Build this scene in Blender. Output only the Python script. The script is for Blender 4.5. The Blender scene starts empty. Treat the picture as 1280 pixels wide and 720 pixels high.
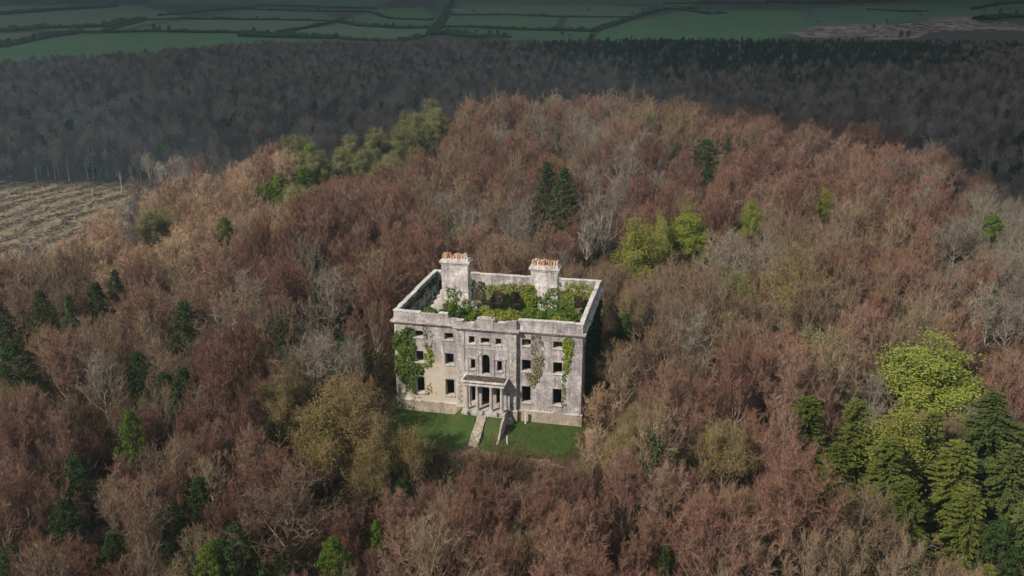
import bpy, bmesh, math, random
import numpy as np
from mathutils import Vector, noise as mnoise

SC = bpy.context.scene
COL = SC.collection
PI = math.pi
rad = math.radians

# ------------------------------------------------------------------ camera, light, exposure
CAM = np.array([26.407, -106.644, 54.491]); PITCH, YAW, FPX = 0.3210, -0.2130, 1150.0
cd = bpy.data.cameras.new('camera'); cam = bpy.data.objects.new('camera', cd); COL.objects.link(cam)
cam.location = CAM; cam.rotation_euler = (PI/2-PITCH, 0, -YAW)
cd.sensor_width = 36; cd.lens = FPX/1280*36; cd.clip_start = 1; cd.clip_end = 30000
SC.camera = cam
SUN_AZ, SUN_EL = rad(36), rad(40)                     # azimuth from -Y (the house front) towards -X
SDIR = np.array([-math.sin(SUN_AZ)*math.cos(SUN_EL), -math.cos(SUN_AZ)*math.cos(SUN_EL), math.sin(SUN_EL)])
W = bpy.data.worlds.new('World'); SC.world = W; W.use_nodes = True
wn = W.node_tree; sky = wn.nodes.new('ShaderNodeTexSky'); sky.sky_type = 'NISHITA'; sky.sun_disc = False
sky.sun_elevation = SUN_EL; sky.sun_rotation = math.atan2(SDIR[0], SDIR[1])
sky.air_density = 1.0; sky.dust_density = 1.0; sky.ozone_density = 1.5
wn.links.new(sky.outputs[0], wn.nodes['Background'].inputs[0]); wn.nodes['Background'].inputs[1].default_value = 0.05
sl = bpy.data.lights.new('sun', 'SUN'); sl.energy = 4.6; sl.angle = rad(0.53); sl.color = (1, .91, .77)
so = bpy.data.objects.new('sun', sl); COL.objects.link(so)
so.rotation_euler = Vector(-SDIR).to_track_quat('-Z', 'Y').to_euler(); so.location = (-60, -90, 120)
SC.view_settings.view_transform = 'Standard'; SC.view_settings.look = 'None'
SC.view_settings.exposure = 0.32; SC.view_settings.gamma = 1
SC.cycles.max_bounces = 5; SC.cycles.diffuse_bounces = 3; SC.cycles.transmission_bounces = 3
SC.cycles.volume_bounces = 0; SC.cycles.use_denoising = True

# ------------------------------------------------------------------ helpers
def mesh(name, V, F=None, T=None, mi=None, mats=(), smooth=False):
    """mesh data from arrays: F list of polygons, or T an (n,3) triangle array"""
    me = bpy.data.meshes.new(name)
    V = np.asarray(V, np.float32).reshape(-1, 3)
    if T is not None:
        T = np.asarray(T, np.int32).reshape(-1, 3); n = len(T)
        me.vertices.add(len(V)); me.vertices.foreach_set('co', V.ravel())
        me.loops.add(3*n); me.loops.foreach_set('vertex_index', T.ravel())
        me.polygons.add(n); me.polygons.foreach_set('loop_start', np.arange(0, 3*n, 3, dtype=np.int32))
    else:
        me.from_pydata(V.tolist(), [], F)
    for m in mats: me.materials.append(m)
    if mi is not None: me.polygons.foreach_set('material_index', np.asarray(mi, np.int32))
    if smooth: me.polygons.foreach_set('use_smooth', np.ones(len(me.polygons), bool))
    me.update(calc_edges=True); me.validate()
    return me

def obj(name, me, parent=None, loc=(0, 0, 0), rz=0, sc=None):
    o = bpy.data.objects.new(name, me); COL.objects.link(o)
    o.location = loc; o.rotation_euler = (0, 0, rz)
    if sc is not None: o.scale = sc if hasattr(sc, '__len__') else (sc, sc, sc)
    if parent is not None: o.parent = parent
    return o

def tag(o, label=None, cat=None, group=None, kind=None):
    if label: o['label'] = label
    if cat: o['category'] = cat
    if group: o['group'] = group
    if kind: o['kind'] = kind
    return o

class MB:
    """collects boxes, prisms and tubes into one mesh"""
    def __init__(s): s.V = []; s.F = []; s.M = []
    def add(s, V, F, m=0):
        b = len(s.V); s.V += [tuple(v) for v in V]; s.F += [tuple(i+b for i in f) for f in F]; s.M += [m]*len(F)
    def box(s, x0, x1, y0, y1, z0, z1, m=0, jit=0, rng=None):
        V = [(x, y, z) for z in (z0, z1) for y in (y0, y1) for x in (x0, x1)]
        if jit: V = [tuple(c+rng.uniform(-jit, jit) for c in v) for v in V]
        s.add(V, [(0, 2, 3, 1), (4, 5, 7, 6), (0, 1, 5, 4), (2, 6, 7, 3), (0, 4, 6, 2), (1, 3, 7, 5)], m)
    def lathe(s, c, prof, n=16, m=0, cap=True):
        V = []; F = []
        for r, z in prof:
            V += [(c[0]+r*math.cos(2*PI*k/n), c[1]+r*math.sin(2*PI*k/n), c[2]+z) for k in range(n)]
        for i in range(len(prof)-1):
            F += [(i*n+k, i*n+(k+1) % n, (i+1)*n+(k+1) % n, (i+1)*n+k) for k in range(n)]
        if cap: F += [tuple(range(n))[::-1], tuple(range((len(prof)-1)*n, len(prof)*n))]
        s.add(V, F, m)
    def build(s, name, mats, parent=None, smooth=False, **k):
        me = mesh(name, s.V, F=s.F, mi=s.M, mats=mats if isinstance(mats, (list, tuple)) else [mats], smooth=smooth)
        return obj(name, me, parent, **k)

def fbm(x, y, z=0, o=4):
    return mnoise.fractal(Vector((x, y, z)), 0.9, 2.0, o)

# node material helper ------------------------------------------------
def nodemat(name):
    m = bpy.data.materials.new(name); m.use_nodes = True
    nt = m.node_tree; b = nt.nodes['Principled BSDF']; b.inputs['Roughness'].default_value = .9
    b.inputs['Specular IOR Level'].default_value = .15
    return m, nt, b
def N(nt, t, **k):
    n = nt.nodes.new(t)
    for a, v in k.items(): setattr(n, a, v)
    return n
def noise_tex(nt, scale, detail=5, rough=.6, coord='Object', vec=None, stretch=None):
    n = N(nt, 'ShaderNodeTexNoise'); n.inputs['Scale'].default_value = scale
    n.inputs['Detail'].default_value = detail; n.inputs['Roughness'].default_value = rough
    if vec is None:
        if coord == 'World': vec = N(nt, 'ShaderNodeNewGeometry').outputs['Position']
        else: vec = N(nt, 'ShaderNodeTexCoord').outputs[coord]
    if stretch:
        mp = N(nt, 'ShaderNodeMapping'); mp.inputs['Scale'].default_value = stretch
        nt.links.new(vec, mp.inputs[0]); vec = mp.outputs[0]
    nt.links.new(vec, n.inputs['Vector'])
    return n.outputs['Fac']
def ramp(nt, fac, stops):
    r = N(nt, 'ShaderNodeValToRGB'); e = r.color_ramp.elements
    while len(e) < len(stops): e.new(.5)
    for k, (p, c) in enumerate(stops):
        e[k].position = p; e[k].color = (*c, 1) if len(c) == 3 else c
    nt.links.new(fac, r.inputs[0]); return r.outputs[0]
def mix(nt, fac, a, b, mode='MIX'):
    m = N(nt, 'ShaderNodeMix', data_type='RGBA', blend_type=mode)
    for s, v in ((0, fac), (6, a), (7, b)):
        if isinstance(v, (int, float)): m.inputs[s].default_value = v
        elif isinstance(v, tuple): m.inputs[s].default_value = (*v, 1)
        else: nt.links.new(v, m.inputs[s])
    return m.outputs[2]
def bump(nt, b, h, strength=.4, dist=.1):
    bp = N(nt, 'ShaderNodeBump'); bp.inputs['Strength'].default_value = strength; bp.inputs['Distance'].default_value = dist
    nt.links.new(h, bp.inputs['Height']); nt.links.new(bp.outputs[0], b.inputs['Normal'])

def plant_mat(name, cols, trans=0.0, ws=.035, rw=.5):
    """twigs / leaves: colour differs from plant to plant and gently over the wood"""
    m = bpy.data.materials.new(name); m.use_nodes = True; nt = m.node_tree
    nt.nodes.remove(nt.nodes['Principled BSDF'])
    oi = N(nt, 'ShaderNodeObjectInfo')
    w = noise_tex(nt, ws, 2, .5, 'World')
    l = noise_tex(nt, .9, 2, .6, 'World')
    a = N(nt, 'ShaderNodeMath', operation='MULTIPLY_ADD'); a.inputs[1].default_value = rw
    nt.links.new(oi.outputs['Random'], a.inputs[0])
    b = N(nt, 'ShaderNodeMath', operation='MULTIPLY_ADD'); b.inputs[1].default_value = .45; b.inputs[2].default_value = -.1-.5*(rw-.5)
    nt.links.new(w, b.inputs[0]); nt.links.new(b.outputs[0], a.inputs[2])
    c = N(nt, 'ShaderNodeMath', operation='MULTIPLY_ADD'); c.inputs[1].default_value = .35
    nt.links.new(l, c.inputs[0]); 
    d = N(nt, 'ShaderNodeMath', operation='ADD'); d.inputs[1].default_value = -.05
    nt.links.new(a.outputs[0], d.inputs[0]); nt.links.new(d.outputs[0], c.inputs[2])
    k = ramp(nt, c.outputs[0], [(.15+.7*i/(len(cols)-1), q) for i, q in enumerate(cols)])
    df = N(nt, 'ShaderNodeBsdfDiffuse'); nt.links.new(k, df.inputs[0])
    out = nt.nodes['Material Output']
    if trans:
        tr = N(nt, 'ShaderNodeBsdfTranslucent'); nt.links.new(k, tr.inputs[0])
        mx = N(nt, 'ShaderNodeMixShader'); mx.inputs[0].default_value = trans
        nt.links.new(df.outputs[0], mx.inputs[1]); nt.links.new(tr.outputs[0], mx.inputs[2]); nt.links.new(mx.outputs[0], out.inputs[0])
    else: nt.links.new(df.outputs[0], out.inputs[0])
    return m

# ------------------------------------------------------------------ terrain
def S(t):
    t = np.clip(t, 0, 1); return t*t*t*(t*(6*t-15)+10)
VALLEY = -45.0
def terrain(x, y):
    x = np.asarray(x, float); y = np.asarray(y, float)
    d = np.sqrt(((x-2)/np.where(x < 2, .84, .86))**2 + ((y-85)/1.45)**2)
    hill = 1-S((d-62)/190)
    bump_ = 4.5*np.exp(-(((x+25)/75)**2 + ((y-160)/62)**2)) * S((y-25)/50)
    front = -.16*np.maximum(0, -15-y)*S((-15-y)/25+.2)*hill
    und = (1.1*np.sin(x*.061+1.3)*np.cos(y*.053+.4)+.7*np.sin(x*.13-y*.11)) * S((np.hypot(x, (y-4)*.9)-24)/30) * (1-S((d-230)/60))
    return VALLEY + (0-VALLEY)*hill + bump_ + front + und

RT = np.array([math.cos(YAW), -math.sin(YAW), 0.0])
FW = np.array([math.sin(YAW)*math.cos(PITCH), math.cos(YAW)*math.cos(PITCH), -math.sin(PITCH)])
UP = np.cross(RT, FW)
def proj(P):
    v = np.asarray(P, float) - CAM; z = v @ FW
    return 640+FPX*(v @ RT)/z, 360-FPX*(v @ UP)/z, z
def ray(px, py):
    d = FW + RT*(px-640)/FPX + UP*(360-py)/FPX
    return d/np.linalg.norm(d)
def at(px, py, dz=0.0):
    """where the line of sight through a pixel meets the ground raised by dz"""
    d = ray(px, py); t = np.concatenate([np.arange(20, 700, 1.0), np.arange(700, 9000, 8.0)])
    P = CAM + d*t[:, None]; h = P[:, 2]-terrain(P[:, 0], P[:, 1])-dz
    i = int(np.argmax(h < 0)) or len(t)-1
    p = P[i-1] + (P[i]-P[i-1])*h[i-1]/(h[i-1]-h[i])
    return p[0], p[1]
def ground(x, y): return float(terrain(x, y))

# ------------------------------------------------------------------ materials
def stone_mat(name, cols, buff=0, course=.3, streak=.5):
    m, nt, b = nodemat(name)
    p = N(nt, 'ShaderNodeNewGeometry').outputs['Position']
    n1 = noise_tex(nt, .55, 6, .65, vec=p); n2 = noise_tex(nt, 3.2, 5, .7, vec=p)
    n3 = noise_tex(nt, 1.5, 6, .65, vec=p, stretch=(1, 1, .13))
    c = ramp(nt, n1, [(.36, cols[0]), (.5, cols[1]), (.62, cols[2])])
    c = mix(nt, ramp(nt, n2, [(.35, (0, 0, 0)), (.7, (1, 1, 1))]), c, cols[3])
    c = mix(nt, ramp(nt, n3, [(.5, (0, 0, 0)), (.70, (streak,)*3)]), c, cols[4])
    n4 = noise_tex(nt, 2.1, 5, .6, vec=p, stretch=(1, 1, .2)); c = mix(nt, ramp(nt, n4, [(.56, (0, 0, 0)), (.72, (.6,)*3)]), c, tuple(min(.75, q*1.25) for q in cols[2]))
    if course:  # faint courses
        br = N(nt, 'ShaderNodeTexBrick'); br.offset = .5
        mp = N(nt, 'ShaderNodeMapping'); mp.inputs['Rotation'].default_value = (PI/2, 0, 0)
        nt.links.new(p, mp.inputs[0]); nt.links.new(mp.outputs[0], br.inputs['Vector'])
        br.inputs['Scale'].default_value = 1; br.inputs['Brick Width'].default_value = .85; br.inputs['Row Height'].default_value = .36
        br.inputs['Mortar Size'].default_value = .025; br.inputs['Color1'].default_value = (1, 1, 1, 1)
        br.inputs['Color2'].default_value = (.8, .78, .78, 1); br.inputs['Mortar'].default_value = (.62, .6, .58, 1)
        c = mix(nt, course, c, br.outputs[0], 'MULTIPLY')
    if buff:                                            # render still clinging to the lower west wing: a warm patch
        sx = N(nt, 'ShaderNodeSeparateXYZ'); nt.links.new(p, sx.inputs[0])
        q = noise_tex(nt, .35, 5, .7, vec=p)
        def mth(op, a, b_, c_=None):
            k = N(nt, 'ShaderNodeMath', operation=op)
            for i, v in enumerate((a, b_, c_)):
                if v is None: continue
                if isinstance(v, (int, float)): k.inputs[i].default_value = v
                else: nt.links.new(v, k.inputs[i])
            return k.outputs[0]
        s_ = mth('MULTIPLY_ADD', sx.outputs[2], -.11, 1.05)
        s_ = mth('ADD', s_, mth('MULTIPLY', sx.outputs[0], -.075))
        s_ = mth('ADD', s_, mth('MULTIPLY_ADD', q, 2.0, -1.0))
        c = mix(nt, ramp(nt, s_, [(.45, (0, 0, 0)), (.95, (.85,)*3)]), c, (.47, .405, .32))
    nt.links.new(c, b.inputs['Base Color']); bump(nt, b, n2, .6, .08)
    return m
M = {}
M['stone'] = stone_mat('weathered_stone', [(.225, .198, .208), (.385, .35, .36), (.60, .56, .565), (.205, .175, .18), (.12, .098, .10)], buff=1, streak=.8, course=.2)
M['plinth'] = stone_mat('plinth_stone', [(.28, .235, .19), (.38, .325, .265), (.48, .42, .35), (.24, .19, .15), (.18, .12, .095)], streak=.6)
M['ashlar'] = stone_mat('pale_dressed_stone', [(.26, .235, .23), (.38, .345, .34), (.50, .46, .45), (.30, .27, .25), (.2, .17, .16)], course=0, streak=.6)
M['coping'] = stone_mat('limewashed_coping', [(.42, .39, .375), (.56, .53, .51), (.68, .65, .63), (.30, .27, .25), (.2, .165, .14)], course=0, streak=.7)
M['chimney'] = stone_mat('chimney_stone', [(.36, .32, .31), (.58, .54, .53), (.72, .69, .67), (.30, .26, .25), (.16, .13, .125)], streak=.85, course=.15)
M['inner'] = stone_mat('mossy_shaded_inner_stone', [(.13, .115, .09), (.19, .165, .125), (.26, .22, .17), (.09, .10, .045), (.06, .065, .03)], streak=.9)  # mossy, and kept dark to stand in for the unlit rooms behind the windows
M['trim'] = stone_mat('greyed_trim', [(.27, .24, .235), (.42, .385, .375), (.58, .54, .525), (.22, .19, .18), (.14, .115, .11)], course=0, streak=.8)
M['clay_white'] = stone_mat('limed_clay_pot', [(.5, .42, .36), (.62, .54, .48), (.7, .64, .58), (.45, .3, .2), (.3, .2, .15)], course=0)
M['clay'] = stone_mat('clay_pot', [(.40, .19, .10), (.48, .26, .15), (.56, .38, .26), (.34, .16, .09), (.2, .10, .07)], course=0, streak=.4)
M['step'] = stone_mat('worn_step', [(.28, .25, .21), (.36, .32, .27), (.44, .40, .35), (.22, .20, .15), (.14, .13, .08)], course=0)

def ground_mat(name, stops, scale=.6, b2=None, fine=6.0, bs=.5, patch=None):
    m, nt, b = nodemat(name)
    p = N(nt, 'ShaderNodeNewGeometry').outputs['Position']
    n1 = noise_tex(nt, scale, 6, .65, vec=p); n2 = noise_tex(nt, fine, 4, .7, vec=p)
    c = ramp(nt, n1, stops)
    c = mix(nt, ramp(nt, n2, [(.35, (0, 0, 0)), (.75, (.6,)*3)]), c, b2 or stops[0][1])
    if patch:
        n3 = noise_tex(nt, .42, 5, .7, vec=p); c = mix(nt, ramp(nt, n3, [(.50, (0, 0, 0)), (.64, (.8,)*3)]), c, patch)
    nt.links.new(c, b.inputs['Base Color']); bump(nt, b, n2, bs, .15)
    return m
M['litter'] = ground_mat('leaf_litter', [(.3, (.035, .024, .016)), (.5, (.065, .042, .027)), (.7, (.095, .06, .038))], .35, (.03, .03, .014))
M['lawn'] = ground_mat('lawn_grass', [(.3, (.026, .045, .011)), (.5, (.038, .068, .015)), (.7, (.066, .09, .024))], .5, (.04, .07, .016), 9, patch=(.075, .062, .03))  # greens darkened to carry some of the tree shade on the lawn
M['earth'] = ground_mat('bare_earth', [(.3, (.13, .075, .05)), (.5, (.19, .115, .08)), (.7, (.25, .16, .115))], .5, (.10, .07, .03))
M['straw'] = ground_mat('cut_over_ground', [(.3, (.085, .065, .035)), (.46, (.24, .19, .115)), (.55, (.13, .10, .055)), (.72, (.37, .30, .19))], .16, (.06, .042, .026), 1.1, 1)
M['soil'] = ground_mat('cleared_soil', [(.3, (.13, .075, .06)), (.5, (.22, .14, .11)), (.62, (.36, .29, .25)), (.75, (.34, .2, .10))], .012, (.10, .06, .05), .06, .4)
FG = []
for i, (r, g, b_) in enumerate([(.05, .105, .04), (.06, .10, .05), (.075, .105, .055), (.045, .09, .04), (.085, .10, .06)]):
    r, g, b_ = r*1.5, g*1.45, b_*1.4; FG.append(ground_mat('pasture_%s' % 'abcde'[i], [(.3, (r*.8, g*.8, b_*.8)), (.55, (r, g, b_)), (.75, (r*1.3, g*1.15, b_*1.2))], .008, (r*.9, g*.85, b_*.9), .05, .3))

TW = {}
TW['russet'] = plant_mat('russet_twigs', [(.12, .058, .043), (.165, .083, .060), (.212, .115, .082), (.245, .156, .11)])
TW['rust'] = plant_mat('orange_brown_twigs', [(.29, .18, .115), (.37, .24, .152), (.44, .30, .192), (.43, .32, .215)])
TW['buff'] = plant_mat('buff_twigs', [(.13, .082, .052), (.17, .112, .07), (.215, .148, .092), (.21, .155, .085)])
TW['grey'] = plant_mat('grey_twigs', [(.125, .098, .075), (.165, .135, .105), (.20, .168, .13), (.185, .165, .11)])
TW['dusk'] = plant_mat('purple_brown_twigs', [(.085, .062, .058), (.21, .15, .135), (.38, .285, .245), (.28, .235, .175)], ws=.02, rw=.85)
BK = {}
BK['russet'] = plant_mat('russet_bark', [(.13, .095, .075), (.19, .14, .115), (.26, .205, .17)])
BK['rust'] = BK['russet']
BK['buff'] = plant_mat('buff_bark', [(.14, .105, .08), (.20, .16, .12), (.28, .23, .18)])
BK['grey'] = plant_mat('grey_bark', [(.16, .135, .11), (.22, .19, .155), (.29, .255, .21)])
BK['pale'] = plant_mat('pale_birch_bark', [(.28, .25, .225), (.38, .345, .31), (.48, .44, .40)])
BK['dark'] = plant_mat('dark_bark', [(.06, .045, .03), (.09, .065, .045), (.12, .09, .06)])
BK['limb'] = plant_mat('brown_limb_bark', [(.12, .085, .07), (.18, .13, .105), (.25, .19, .155)])
BK['dusk'] = plant_mat('dusk_bark', [(.14, .12, .11), (.24, .21, .19), (.38, .34, .31)])
LF = {}
LF['lime'] = plant_mat('lime_leaves', [(.15, .185, .026), (.20, .235, .04), (.265, .295, .065)], .3)
LF['spring'] = plant_mat('spring_leaves', [(.17, .185, .032), (.235, .24, .055), (.295, .295, .085)], .3)
LF['mid'] = plant_mat('mid_green_leaves', [(.065, .105, .016), (.10, .15, .024), (.14, .195, .038)], .25)
LF['bud'] = plant_mat('olive_buds', [(.16, .13, .035), (.21, .175, .05), (.26, .215, .075)], .2)
LF['olive'] = plant_mat('pale_olive_leaves', [(.12, .125, .05), (.165, .165, .07), (.215, .205, .095)], .2)
LF['dark'] = plant_mat('dark_evergreen_leaves', [(.026, .046, .015), (.04, .066, .02), (.062, .092, .03)], .15)
LF['needle'] = plant_mat('dark_needles', [(.028, .046, .018), (.044, .067, .025), (.068, .092, .036)], .1)
LF['needle_warm'] = plant_mat('green_needles', [(.055, .072, .015), (.09, .108, .022), (.13, .148, .032)], .15)
LF['needle_blue'] = plant_mat('bluish_needles', [(.05, .07, .02), (.078, .10, .028), (.11, .135, .04)], .12)
LF['ivy'] = plant_mat('ivy_leaves', [(.055, .09, .016), (.085, .13, .022), (.125, .17, .034)], .2, .3)
LF['ivy_lime'] = plant_mat('yellow_green_ivy', [(.10, .14, .015), (.15, .19, .022), (.20, .235, .035)], .2, .3)
LF['ivy_dead'] = plant_mat('withered_ivy', [(.13, .12, .05), (.17, .15, .075), (.20, .17, .10)], .1, .3)
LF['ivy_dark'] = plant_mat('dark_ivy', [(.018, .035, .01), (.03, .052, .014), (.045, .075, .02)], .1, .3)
LF['bramble'] = plant_mat('bramble', [(.07, .043, .028), (.105, .066, .042), (.08, .066, .032)], .1)  # browns set dark to deepen the shade between the crowns

# ------------------------------------------------------------------ land
def nonuni(lo, hi, fine_lo, fine_hi, step, grow=1.12):
    a = list(np.arange(fine_lo, fine_hi+.1, step)); s = step
    while a[-1] < hi: s *= grow; a.append(a[-1]+s)
    s = step
    while a[0] > lo: s *= grow; a.insert(0, a[0]-s)
    return np.array(a)
gx = nonuni(-16000, 16000, -260, 200, 4.0); gy = nonuni(-4000, 22000, -130, 330, 4.0)
GX, GY = np.meshgrid(gx, gy); GZ = terrain(GX, GY)
nx, ny = len(gx), len(gy); idx = np.arange(nx*ny).reshape(ny, nx)
a, b, c, d = idx[:-1, :-1].ravel(), idx[:-1, 1:].ravel(), idx[1:, 1:].ravel(), idx[1:, :-1].ravel()
T = np.concatenate([np.stack([a, b, c], 1), np.stack([a, c, d], 1)])
o = obj('ground', mesh('ground', np.stack([GX, GY, GZ], -1), T=T, mats=[M['litter']], smooth=True)); tag(o, kind='structure')

def sheet(name, poly, mat, dz, step, label=None):
    """a patch of ground cover lying on the terrain"""
    P = np.array(poly, float); lo, hi = P.min(0), P.max(0)
    xs = np.arange(lo[0], hi[0]+step, step); ys = np.arange(lo[1], hi[1]+step, step)
    X, Y = np.meshgrid(xs, ys)
    def ins(x, y):
        r = np.zeros(np.shape(x), bool)
        for (x0, y0), (x1, y1) in zip(P, np.roll(P, -1, 0)):
            cnd = ((y0 > y) != (y1 > y)); r ^= cnd & (x < (x1-x0)*(y-y0)/(y1-y0+1e-12)+x0)
        return r
    cc = ins((X[:-1, :-1]+X[1:, 1:])/2, (Y[:-1, :-1]+Y[1:, 1:])/2).ravel()
    n = len(xs); ii = np.arange(X.size).reshape(X.shape)
    a, b, c, d = (q.ravel()[cc] for q in (ii[:-1, :-1], ii[:-1, 1:], ii[1:, 1:], ii[1:, :-1]))
    V = np.stack([X, Y, terrain(X, Y)+dz], -1).reshape(-1, 3)
    used, inv = np.unique(np.concatenate([a, b, c, d]), return_inverse=True)
    k = len(a); a, b, c, d = inv[:k], inv[k:2*k], inv[2*k:3*k], inv[3*k:]
    T = np.concatenate([np.stack([a, b, c], 1), np.stack([a, c, d], 1)])
    o = obj(name, mesh(name, V[used], T=T, mats=[mat], smooth=True)); tag(o, label=label, kind='structure'); return o
rng = np.random.default_rng(7); R = random.Random(7)
def blob(cx, cy, rx, ry, n=26, w=.18, s=1.0):
    return [(cx+rx*(1+w*fbm(math.cos(t)*s, math.sin(t)*s, cx))*math.cos(t), cy+ry*(1+w*fbm(math.cos(t)*s, math.sin(t)*s, cx))*math.sin(t)) for t in np.linspace(0, 2*PI, n, endpoint=False)]
LAWN = [(-12.5, .5), (-13.6, -1), (-13.8, -7.5), (-9, -10.2), (2, -10), (12, -7.6), (13.2, -3), (13.4, .5)]
sheet('lawn', [(x+.9*fbm(x*.5, y*.5, 3)*(y < 0), y+1.2*fbm(x*.5, y*.5, 8)*(y < -5)) for (x0, y0), (x1, y1) in zip(LAWN, LAWN[1:]+LAWN[:1]) for t in np.linspace(0, 1, 9)[:-1] for x, y in [(x0+(x1-x0)*t, y0+(y1-y0)*t)]], M['lawn'], .03, .3)
sheet('path', [(-7, -11.9), (-3, -10.6), (-1.2, -9.4), (-.6, -8), (.9, -8), (1.6, -9.0), (5, -9.6), (9.5, -9.4), (12, -11), (4, -14), (-5, -13.6)], M['earth'], .055, .4)
# ------------------------------------------------------------------ the fields of the valley
def gp(px, py): 
    t = (VALLEY-CAM[2])/ray(px, py)[2]; return tuple((CAM+ray(px, py)*t)[:2])
FIELDS = [  # outline seen in the photograph, laid down on the flat valley floor
    ([(-260, 110), (-60, 63), (60, 46), (150, 42), (330, 42), (420, 49), (560, 62), (640, 75), (600, 110)], 0),
    ([(150, 41), (225, 25), (420, 26), (330, 41)], 2), ([(-150, 62), (-90, 46), (60, 40), (130, 41), (40, 46), (-40, 56)], 4),
    ([(240, 24), (330, 8), (400, 16), (425, 25)], 1), ([(350, 41), (440, 28), (560, 37), (500, 50), (430, 49)], 2),
    ([(430, 26), (470, 12), (530, 9), (545, 26), (560, 36)], 0), ([(545, 34), (560, 20), (700, 22), (690, 36), (560, 36)], 0),
    ([(565, 19), (575, 5), (750, 6), (810, 10), (790, 20), (700, 21)], 4), ([(640, 50), (560, 44), (560, 37), (740, 39), (730, 54)], 3),
    ([(700, 36), (710, 22), (785, 22), (745, 37)], 1), ([(735, 60), (750, 40), (800, 24), (870, 12), (1010, 14), (1000, 40), (960, 52), (900, 56)], 0),
    ([(1000, 36), (1020, 10), (1180, 2), (1400, -2), (1420, 16), (1240, 20), (1120, 28)], 3),
    ([(-200, 38), (-100, 8), (170, 6), (230, 22), (140, 39), (40, 38)], 2), ([(180, 5), (260, -10), (520, -10), (470, 8), (330, 7)], 1),
    ([(540, 6), (560, -10), (900, -10), (860, 8), (760, 5)], 3)]
for k, (poly, mt) in enumerate(FIELDS):
    P = [gp(*p) for p in poly]
    me = mesh('field', [(x, y, VALLEY+.35+.004*k) for x, y in P], F=[tuple(range(len(P)))], mats=[FG[mt]])
    tag(obj('field', me), kind='structure')
for k, (poly, w) in enumerate([([(990, 42), (1010, 35), (1060, 31), (1110, 30), (1170, 26), (1215, 27), (1240, 31), (1330, 28), (1420, 30), (1420, 37), (1240, 38), (1180, 40), (1120, 46), (1050, 49), (1005, 47)], .7), ([(1160, 27), (1165, 22), (1215, 20), (1228, 23), (1215, 27)], .4), ([(985, 36), (1040, 32), (1080, 31), (1050, 35), (1000, 38)], .4), ([(1090, 41), (1160, 40), (1150, 47), (1110, 50), (1080, 48)], .5)]):
    Q = np.array(poly+poly[:1], float); P = []
    for (a0, b0), (a1, b1) in zip(Q[:-1], Q[1:]):
        for t in np.linspace(0, 1, 6)[:-1]: a, b = a0+(a1-a0)*t, b0+(b1-b0)*t; P.append(gp(a+12*w*fbm(a*.05, b*.2, k), b+4.5*w*fbm(a*.06, b*.3, k+5)))
    tag(obj('cleared_field', mesh('cleared_field', [(x, y, VALLEY+.45+.01*k) for x, y in P], F=[tuple(range(len(P)))], mats=[M['soil']])), kind='structure')
CLEAR = [at(-60, 226), at(150, 227), at(215, 240), at(190, 262), at(130, 290), at(60, 318), at(0, 345), at(-60, 372)]
sheet('clearing', CLEAR, M['straw'], .25, 3.0)
# ------------------------------------------------------------------ the ruined house
HX, HY, CX = 12.4, 18.5, .1
house = tag(obj('ruined_house', None), 'roofless three storey grey stone mansion with empty windows and ivy', 'house')
def wall_mb(u0, u1, z0, z1, t, holes, place):
    """a wall with real openings: u along, v 0..t through it; place(u, v, z) puts it in the scene"""
    us = sorted({u0, u1, *[h[0] for h in holes], *[h[1] for h in holes]}); zs = sorted({z0, z1, *[h[2] for h in holes], *[h[3] for h in holes]})
    hole = lambda u, z: any(h[0] < u < h[1] and h[2] < z < h[3] for h in holes)
    m = MB(); q = lambda *pts: m.add([place(*p) for p in pts], [(0, 1, 2, 3)])
    n, k = len(us)-1, len(zs)-1
    so = [[0 <= i < n and 0 <= j < k and not hole((us[i]+us[i+1])/2, (zs[j]+zs[j+1])/2) for j in range(-1, k+1)] for i in list(range(n))+[-1]]
    solid = lambda i, j: 0 <= i < n and 0 <= j < k and not hole((us[i]+us[i+1])/2, (zs[j]+zs[j+1])/2)
    for i in range(n):
        for j in range(k):
            if not solid(i, j): continue
            a, b, c, d = us[i], us[i+1], zs[j], zs[j+1]
            q((a, 0, c), (b, 0, c), (b, 0, d), (a, 0, d)); q((b, t, c), (a, t, c), (a, t, d), (b, t, d))
            if not solid(i-1, j): q((a, t, c), (a, 0, c), (a, 0, d), (a, t, d))
            if not solid(i+1, j): q((b, 0, c), (b, t, c), (b, t, d), (b, 0, d))
            if not solid(i, j-1): q((a, t, c), (b, t, c), (b, 0, c), (a, 0, c))
            if not solid(i, j+1): q((a, 0, d), (b, 0, d), (b, t, d), (a, t, d))
    return m
def refine(o, cuts=0): return o
TH = .85
ZC = 12.35                                                     # underside of the cornice
cols = [(-9.72, -8.5), (-5.6, -4.42), (4.62, 5.82), (8.68, 9.86)]
rows = [(10.58, 11.52), (7.1, 8.68), (2.68, 5.0)]
FW_H = [(a, b, c, d) for a, b in cols for c, d in rows]
wall_mb(-HX, HX, 0, ZC, TH, FW_H + [(-3.0, 3.2, 1.9, 12.0)], lambda u, v, z: (u, v, z)).build('front_wall', M['stone'], house)
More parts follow.
